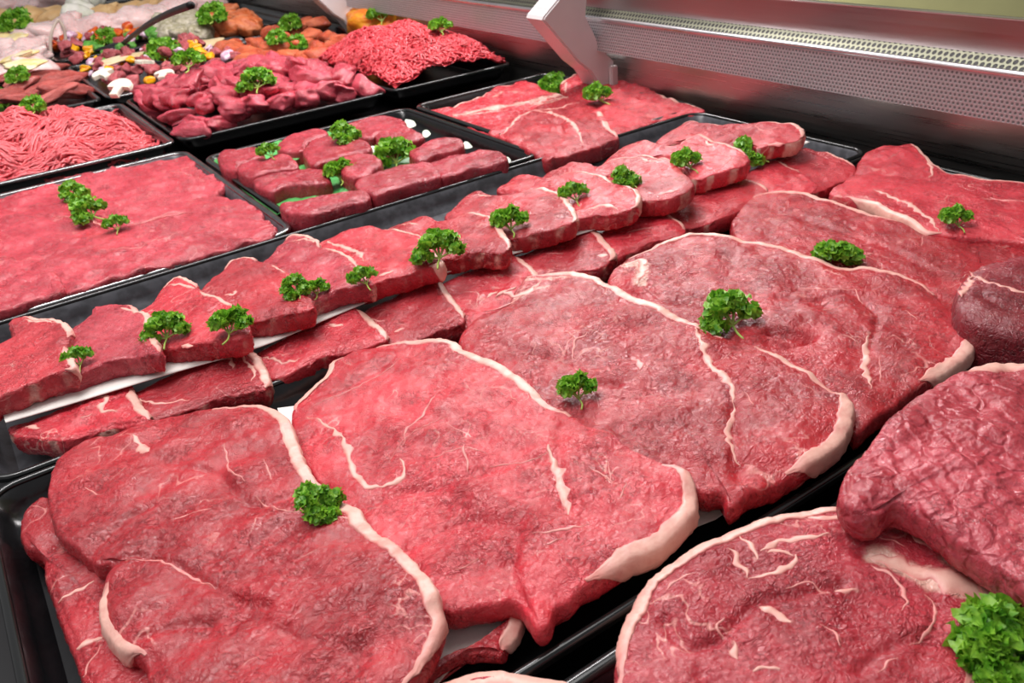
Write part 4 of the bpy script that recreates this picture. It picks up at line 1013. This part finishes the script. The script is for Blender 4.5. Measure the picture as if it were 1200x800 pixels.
scatter([(232, 54)], 'bread_slice', 'pale bread slice at the far corner of the kebab tray', 'bread', None, 'blob', 'bread', (0.080, 0.050, 0.006), 0.01, 0, 0.2, 0.05)
# mixed vegetables and meat
for k in range(90):
    x = 0.345 + 0.30 * RNG.random(); y = 2.89 + 0.55 * RNG.random()
    mt = RNG.choices(['red_pepper', 'yellow_pepper', 'onion', 'green_bit', 'kebab'], [3, 2, 2, 2, 3])[0]
    nm = {'red_pepper': 'red_pepper_piece', 'kebab': 'meat_cube', 'yellow_pepper': 'pepper_piece', 'onion': 'onion_piece', 'green_bit': 'green_pepper_piece'}[mt]
    lb = {'red_pepper': 'orange red pepper piece beside the black spoon', 'kebab': 'dark meat cube beside the black spoon', 'yellow_pepper': 'yellow pepper piece beside the black spoon', 'onion': 'onion piece beside the black spoon', 'green_bit': 'green pepper piece beside the black spoon'}[mt]
    lump(nm, lb, 'meat' if mt == 'kebab' else 'vegetable', lb + 's', 'bit', mt, (x, y, RNG.uniform(0.0, 0.03)), (0.022, 0.017, 0.013), None, 0.6)
scatter([(188, 36), (200, 40), (212, 42), (226, 40), (238, 38), (196, 28), (210, 30), (222, 30), (236, 32), (206, 22), (220, 22)], 'herb_coated_cutlet', 'grey green herb coated cutlet behind the kebab tray', 'meat', 'herb coated cutlets', 'blob', 'herb', (0.050, 0.036, 0.030), 0.02)
scatter([(246, 30), (258, 34), (270, 34), (284, 32), (296, 28), (250, 22), (264, 24), (278, 24), (290, 22), (262, 16)], 'spiced_cutlet', 'orange brown spiced cutlet left of the far bracket', 'meat', 'spiced cutlets', 'blob', 'spice', (0.050, 0.036, 0.030), 0.02)
scatter([(8, 70), (28, 72), (42, 66), (10, 56), (30, 60), (46, 54), (14, 80), (36, 80), (4, 62)], 'chicken_fillet', 'pale raw chicken fillet at the left edge', 'meat', 'pale chicken fillets at the left edge', 'blob', 'chicken', (0.055, 0.04, 0.032), 0.02)
scatter([(22, 66), (26, 76), (16, 46), (6, 44)], 'cheese_slice', 'yellow cheese slice laid on pale chicken at the left edge', 'cheese', 'cheese slices on chicken', 'blob', 'pale_cheese', (0.045, 0.040, 0.010), 0.05)
scatter([(34, 46), (52, 43), (72, 40), (92, 38), (112, 36), (134, 33), (156, 30), (178, 26), (198, 22), (218, 17), (238, 11)], 'chicken_breast', 'pale pink chicken breast in the far row', 'meat', 'pale chicken breasts in the far row', 'blob', 'chicken', (0.062, 0.085, 0.05), 0.02)
scatter([(12, 34), (28, 28), (46, 24), (64, 18), (72, 22), (20, 22), (118, 18), (136, 14), (154, 12), (172, 10), (190, 7), (208, 6), (226, 3)], 'chicken_drumstick', 'tan chicken drumstick piled in the far row', 'meat', 'tan chicken drumsticks in the far row', 'long', 'tan', (0.085, 0.036, 0.036), 0.03, rz=0.55)
scatter([(98, 16), (94, 8), (106, 4), (90, 20)], 'lettuce_leaf', 'white lettuce leaf between the tan chicken legs', 'lettuce', 'white lettuce leaves', 'blob', 'lettuce', (0.06, 0.045, 0.05), 0.04)
scatter([(18, 4), (34, 6), (50, 2), (66, 3), (10, 8), (78, 1), (60, 6)], 'ham_slice', 'pink ham slice in the farthest row', 'meat', 'ham slices in the farthest row', 'blob', 'chicken', (0.10, 0.08, 0.04), 0.03)

# utensils
def rod(name, label, pts, rad, mat, cat):
    Q = catmull(np.array(pts), 8, False); c_ = Q[0].copy()
    V, Fq = tubes((Q - c_)[None], np.array([rad]), 8)
    o = link(name, mesh(name, V, Fq, M[mat]), None, c_); return tag(o, label, cat)
sp = bpy.data.objects.new('serving_spoon', None); COL.objects.link(sp); b0 = at_px(143, 52, 0.03); sp.location = b0
tag(sp, 'black serving spoon leaning out of the mixed vegetable tray', 'spoon')
hp = np.array([at_px(143, 52, 0.03), at_px(158, 40, 0.10), at_px(178, 26, 0.17), at_px(200, 15, 0.22), at_px(224, 6, 0.25)]) - b0
V, Fq = tubes(catmull(hp, 8, False)[None], np.array([0.006]), 8); link('handle', mesh('handle', V, Fq, M['black_plastic']), sp)
bo = link('bowl', lump_mesh('blob', 0, 'black_plastic'), sp, (-0.03, -0.01, -0.005)); bo.scale = (1.5, 1.0, 0.4)
for (a, b_, lb) in (((68, 62), (68, 22), 'pale plastic tongs standing behind the meat skewers'), ((200, 10), (206, -6), 'pale plastic tongs among the tan chicken legs')):
    tg = bpy.data.objects.new('serving_tongs', None); COL.objects.link(tg); p0 = at_px(a[0], a[1], 0.0); tg.location = p0; tag(tg, lb, 'tongs')
    dirn = PX(float(b_[0]), float(b_[1]), 0.0); hgt = 0.22
    top = PXX(b_[0], b_[1], p0[0] + 0.03) - p0
    for sgn in (-1, 1):
        pts = np.array([[0.02 * sgn, 0, 0], top * 0.35 + [0.022 * sgn, 0, 0], top * 0.7 + [0.016 * sgn, 0, 0], top])
        V, Fq = tubes(catmull(pts, 6, False)[None], np.array([0.005]), 6); link('arm', mesh('arm', V, Fq, M['clear_plastic']), tg)
    pts = np.array([[-0.02, 0, 0], [-0.05, -0.05, 0.005], [-0.03, -0.10, 0.0]])
    V, Fq = tubes(catmull(pts, 6, False)[None], np.array([0.005]), 6); link('grip', mesh('grip', V, Fq, M['clear_plastic']), tg)

# green liner and pale dividers in the fillet tray
def sheet(name, label, pts, z, mat, cat, wave=0.004, seed=1, zoff=0.0):
    O = resample(catmull(PX(np.array(pts, float)[:, 0], np.array(pts, float)[:, 1], z)[:, :2], 8), 60)
    C = O.mean(0); V = [[0, 0, 0.0]]; 
    for t in (0.25, 0.5, 0.75, 1.0):
        for p in C + (O - C) * t:
            V.append([p[0] - C[0], p[1] - C[1], wave * float(noise2(np.array(p[0]), np.array(p[1]), 0.05, seed)) * t])
    Fc = [[0, 1 + j, 1 + (j + 1) % 60] for j in range(60)] + grid_faces(4, 60, True, 1, flip=True)
    o = link(name, mesh(name, V, Fc, M[mat]), None, (C[0], C[1], z))
    md = o.modifiers.new('thick', 'SOLIDIFY'); md.thickness = 0.001
    return tag(o, label, cat)
sheet('green_liner', 'green plastic liner sheet under the fillet pieces', [(246, 187), (300, 174), (380, 156), (440, 146), (480, 160), (500, 180), (450, 210), (390, 238), (345, 256), (334, 258), (300, 234), (268, 208)], -0.006, 'green_liner', 'liner', 0.004, 31)
for i, (x, y, w, lb, mt) in enumerate([(481, 146, 9, 'pale green leaf behind the back right fillet', 'white_liner'), (548, 172, 8, 'pale leaf right of the fillet tray middle', 'white_liner'), (440, 177, 9, 'pale leaf between the fillets beside the parsley', 'white_liner'), (346, 184, 10, 'bright green leaf between the left fillets', 'green_liner'), (500, 158, 7, 'small pale leaf at the back of the green tray', 'white_liner'), (595, 188, 5, 'tiny pale leaf at the right end of the green tray', 'white_liner')]):
    a = [(x + 0.7 * w * math.cos(t), y + w * 0.5 * math.sin(t) * (1 + 0.2 * math.cos(3 * t))) for t in np.linspace(0, 6.28, 9)[:-1]]
    sheet('garnish_leaf', lb, a, 0.004, mt, 'leaf', 0.003, 50 + i)


# ------------------------------------------------------------------ curly parsley
def leaf_material():
    m, nt, p = nodes_of('parsley'); b = NB(nt)
    tc = b.n('ShaderNodeTexCoord'); oi = b.n('ShaderNodeObjectInfo')
    f = b.maprange(b.noise(tc.outputs['Object'], 6, 3, 0.6), 0.35, 0.65)
    col = b.mix(f, c4(srgb(78, 152, 32)), c4(srgb(152, 204, 64)))
    col = b.mix(b.math('MULTIPLY', oi.outputs['Random'], 0.3), col, c4(srgb(150, 196, 60)))
    b.l(col, p.inputs['Base Color']); p.inputs['Roughness'].default_value = 0.42
    tr = b.n('ShaderNodeBsdfTranslucent'); b.l(col, tr.inputs[0])
    mx = b.n('ShaderNodeMixShader'); mx.inputs[0].default_value = 0.36
    b.l(p.outputs[0], mx.inputs[1]); b.l(tr.outputs[0], mx.inputs[2])
    b.l(mx.outputs[0], nt.nodes['Material Output'].inputs['Surface'])
    return m
M['parsley'] = leaf_material()
M['stem'] = plain('stem', srgb(150, 178, 70), 0.4, col2=srgb(176, 196, 104), vscale=60)


def cluster(r, c, rad, n, l0=0.34, l1=0.55):
    V = []; Fc = []
    for q in range(n):
        d = r.normal(size=3); d[2] = abs(d[2]) * 0.9 + 0.05; d /= np.linalg.norm(d)
        p = c + d * rad * r.uniform(0.45, 1.0)
        nrm = d + r.normal(size=3) * 0.55; nrm /= np.linalg.norm(nrm)
        a = np.cross(nrm, [0.3, 0.8, 0.5]); a /= np.linalg.norm(a); b_ = np.cross(nrm, a)
        lr = rad * r.uniform(l0, l1); k = 10; b0_ = len(V); ph = r.uniform(0, 6.28)
        V.append(p)
        for ring, (rr, am) in enumerate(((0.55, 0.10), (1.0, 0.42))):
            for j in range(k):
                t = 2 * math.pi * j / k
                w = rr * lr * (1 + 0.22 * math.sin(3 * t + ph))
                V.append(p + a * w * math.cos(t) + b_ * w * math.sin(t) + nrm * lr * am * (math.sin(5 * t + ph) + 0.35))
        for j in range(k):
            Fc.append([b0_, b0_ + 1 + j, b0_ + 1 + (j + 1) % k])
            Fc.append([b0_ + 1 + j, b0_ + 1 + k + j, b0_ + 1 + k + (j + 1) % k, b0_ + 1 + (j + 1) % k])
    return np.array(V), Fc


def make_sprig(seed, ncl, spread, leaves=54):
    """unit sized: foliage about 1 wide, stem pointing to -x"""
    r = np.random.default_rng(seed); parts = []
    hub = np.array([-0.12, 0, 0.12])
    stems = [np.array([[-0.62, 0.05, 0.04], [-0.38, r.uniform(-.06, .06), 0.07], hub])]
    for k in range(ncl):
        a = (k / max(1, ncl - 1) - 0.5) * spread + r.uniform(-0.12, 0.12)
        R0 = r.uniform(0.22, 0.34) if k % 2 else r.uniform(0.30, 0.42)
        c = np.array([-0.02 + math.cos(a) * R0, math.sin(a) * R0 * 1.15, r.uniform(0.18, 0.28) + 0.22 * math.cos(a)])
        stems.append(np.array([hub, (hub + c) / 2 + [0, 0, 0.03], c]))
        V, Fc = cluster(r, c, r.uniform(0.26, 0.33), leaves, *((0.22, 0.36) if leaves > 60 else (0.30, 0.48)))
        parts.append(('leaf_cluster', mesh('leaf_cluster', V, Fc, M['parsley'])))
    st = np.stack([resample(catmull(s_, 6, False), 7, False) for s_ in stems])
    V, Fq = tubes(st, np.full(len(st), 0.028), 6)
    parts.append(('stem', mesh('stem', V, Fq, M['stem'])))
    return parts
SPR = [make_sprig(3001, 5, 3.4), make_sprig(3002, 4, 2.6), make_sprig(3003, 6, 4.6), make_sprig(3004, 3, 2.2), make_sprig(3005, 14, 6.0, 80)]
bpy.context.view_layer.update()
DG = bpy.context.evaluated_depsgraph_get()


def hit(px, py):
    d = np.array([(px - 600) / F_PX, (py - 400) / F_PX, 1.0]) @ CAM_R
    ok, loc, nrm, idx, ob, mtx = SC.ray_cast(DG, Vector(CAM_P), Vector(d))
    return np.array(loc) if ok else PX(float(px), float(py), 0.02)


PAR = [  # px, py of the foliage middle, width in px, variant, stem turn (radians from pointing at the viewer), label
    (378, 582, 58, 2, 1.5, 'parsley sprig on the fat edge of the front left rump steak'),
    (677, 452, 46, 1, 0.15, 'parsley sprig between the bright steak and the centre steak'),
    (855, 361, 66, 0, 0.3, 'wide parsley sprig left of the dimpled rump steak'),
    (981, 291, 54, 2, 2.6, 'tight parsley ball on the fat line at the upper right'),
    (1120, 253, 38, 1, 0.1, 'parsley sprig on the raised steak by the wall'),
    (95, 417, 34, 3, 0.4, 'parsley sprig beside the leftmost upper sirloin'),
    (197, 381, 50, 0, 0.2, 'parsley sprig between the second and third upper sirloins'),
    (271, 376, 48, 1, -0.1, 'parsley sprig between the third and fourth upper sirloins'),
    (347, 333, 34, 2, 0.5, 'left sprig of the parsley pair on the fourth upper sirloin'),
    (372, 336, 28, 1, 0.0, 'right sprig of the parsley pair on the fourth upper sirloin'),
    (429, 323, 34, 3, 0.5, 'small parsley sprig right of the fifth upper sirloin'),
    (516, 286, 54, 0, 0.0, 'wide parsley sprig in the middle of the upper row'),
    (598, 256, 44, 1, 0.2, 'parsley sprig on the fat end in the middle of the upper row'),
    (675, 225, 34, 3, 0.2, 'parsley sprig fourth from the wall in the upper row'),
    (733, 206, 34, 2, 0.8, 'small flat parsley sprig third from the wall in the upper row'),
    (806, 186, 38, 1, 0.5, 'parsley sprig second from the wall in the upper row'),
    (880, 174, 42, 2, 1.0, 'last parsley sprig of the upper row nearest the wall'),
    (88, 222, 32, 2, 1.0, 'back sprig of the three parsley sprigs on the flat slices'),
    (107, 242, 42, 0, 1.2, 'middle and widest of the three sprigs on the flat slices'),
    (139, 261, 28, 3, 0.3, 'front sprig of the three parsley sprigs on the flat slices'),
    (400, 199, 38, 1, 0.2, 'parsley sprig standing in the middle of the fillet tray'),
    (464, 177, 50, 0, 0.3, 'parsley sprig toward the right of the fillet tray'),
    (318, 176, 26, 3, 0.6, 'small parsley sprig at the back left of the fillet tray'),
    (405, 153, 34, 2, 0.9, 'parsley sprig at the back of the fillet tray'),
    (646, 96, 34, 2, -0.8, 'dark parsley sprig behind the round eyed rib steak'),
    (703, 109, 38, 1, 0.7, 'parsley sprig on the rib steak in front of the bracket'),
    (303, 92, 40, 0, 0.2, 'parsley sprig on the diced beef'),
    (40, 121, 28, 2, 0.4, 'parsley sprig on the back of the left mince heap'),
    (10, 112, 30, 2, 0.4, 'parsley sprig at the left edge beside the mince heap'),
    (517, 30, 28, 1, 0.2, 'parsley sprig on top of the red mince heap'),
    (341, 25, 26, 2, 0.2, 'farthest parsley sprig on the orange cutlets'),
    (325, 42, 24, 2, 0.2, 'left parsley sprig on the orange cutlets'),
    (348, 49, 26, 2, 0.2, 'front parsley sprig on the orange cutlets'),
    (194, 57, 40, 0, 0.4, 'back parsley sprig on the kebab mix'),
    (222, 70, 36, 1, 0.1, 'front parsley sprig on the kebab mix'),
    (250, 14, 34, 2, 0.1, 'parsley sprig on the spiced cutlets'),
    (22, 86, 26, 2, 0.1, 'parsley sprig on the meat skewers'),
    (20, 22, 36, 2, 0.1, 'parsley on the tan chicken legs at the left edge'),
    (124, 42, 28, 2, 0.1, 'parsley on the mixed vegetables beside the spoon'),
    (448, 17, 30, 3, 0.1, 'parsley on the orange cheese coated roast'),
    (1180, 765, 135, 4, 0.6, 'large bushy parsley bunch cut off at the lower right corner'),
]
HITS = [PX(float(x), float(y) + 26, 0.012) if v == 4 else hit(x, y + w * 0.33) for (x, y, w, v, a, lb) in PAR]
for (x, y, w, v, a, lb), p in zip(PAR, HITS):
    dist = float(np.dot(p - CAM_P, CAM_R[2])); s = w / F_PX * dist * 0.82
    # step back so the foliage middle lands on its place: base lies a little nearer than the middle
    e = bpy.data.objects.new('parsley_sprig', None); COL.objects.link(e)
    e.location = (p[0], p[1], p[2] - 0.03 * s); e.scale = (s, s, s)
    e.rotation_euler = (0, 0, math.atan2(0.85, 0.52) + a)
    tag(e, lb, 'parsley', 'parsley sprigs')
    for nm, me in SPR[v]: link(nm, me, e)
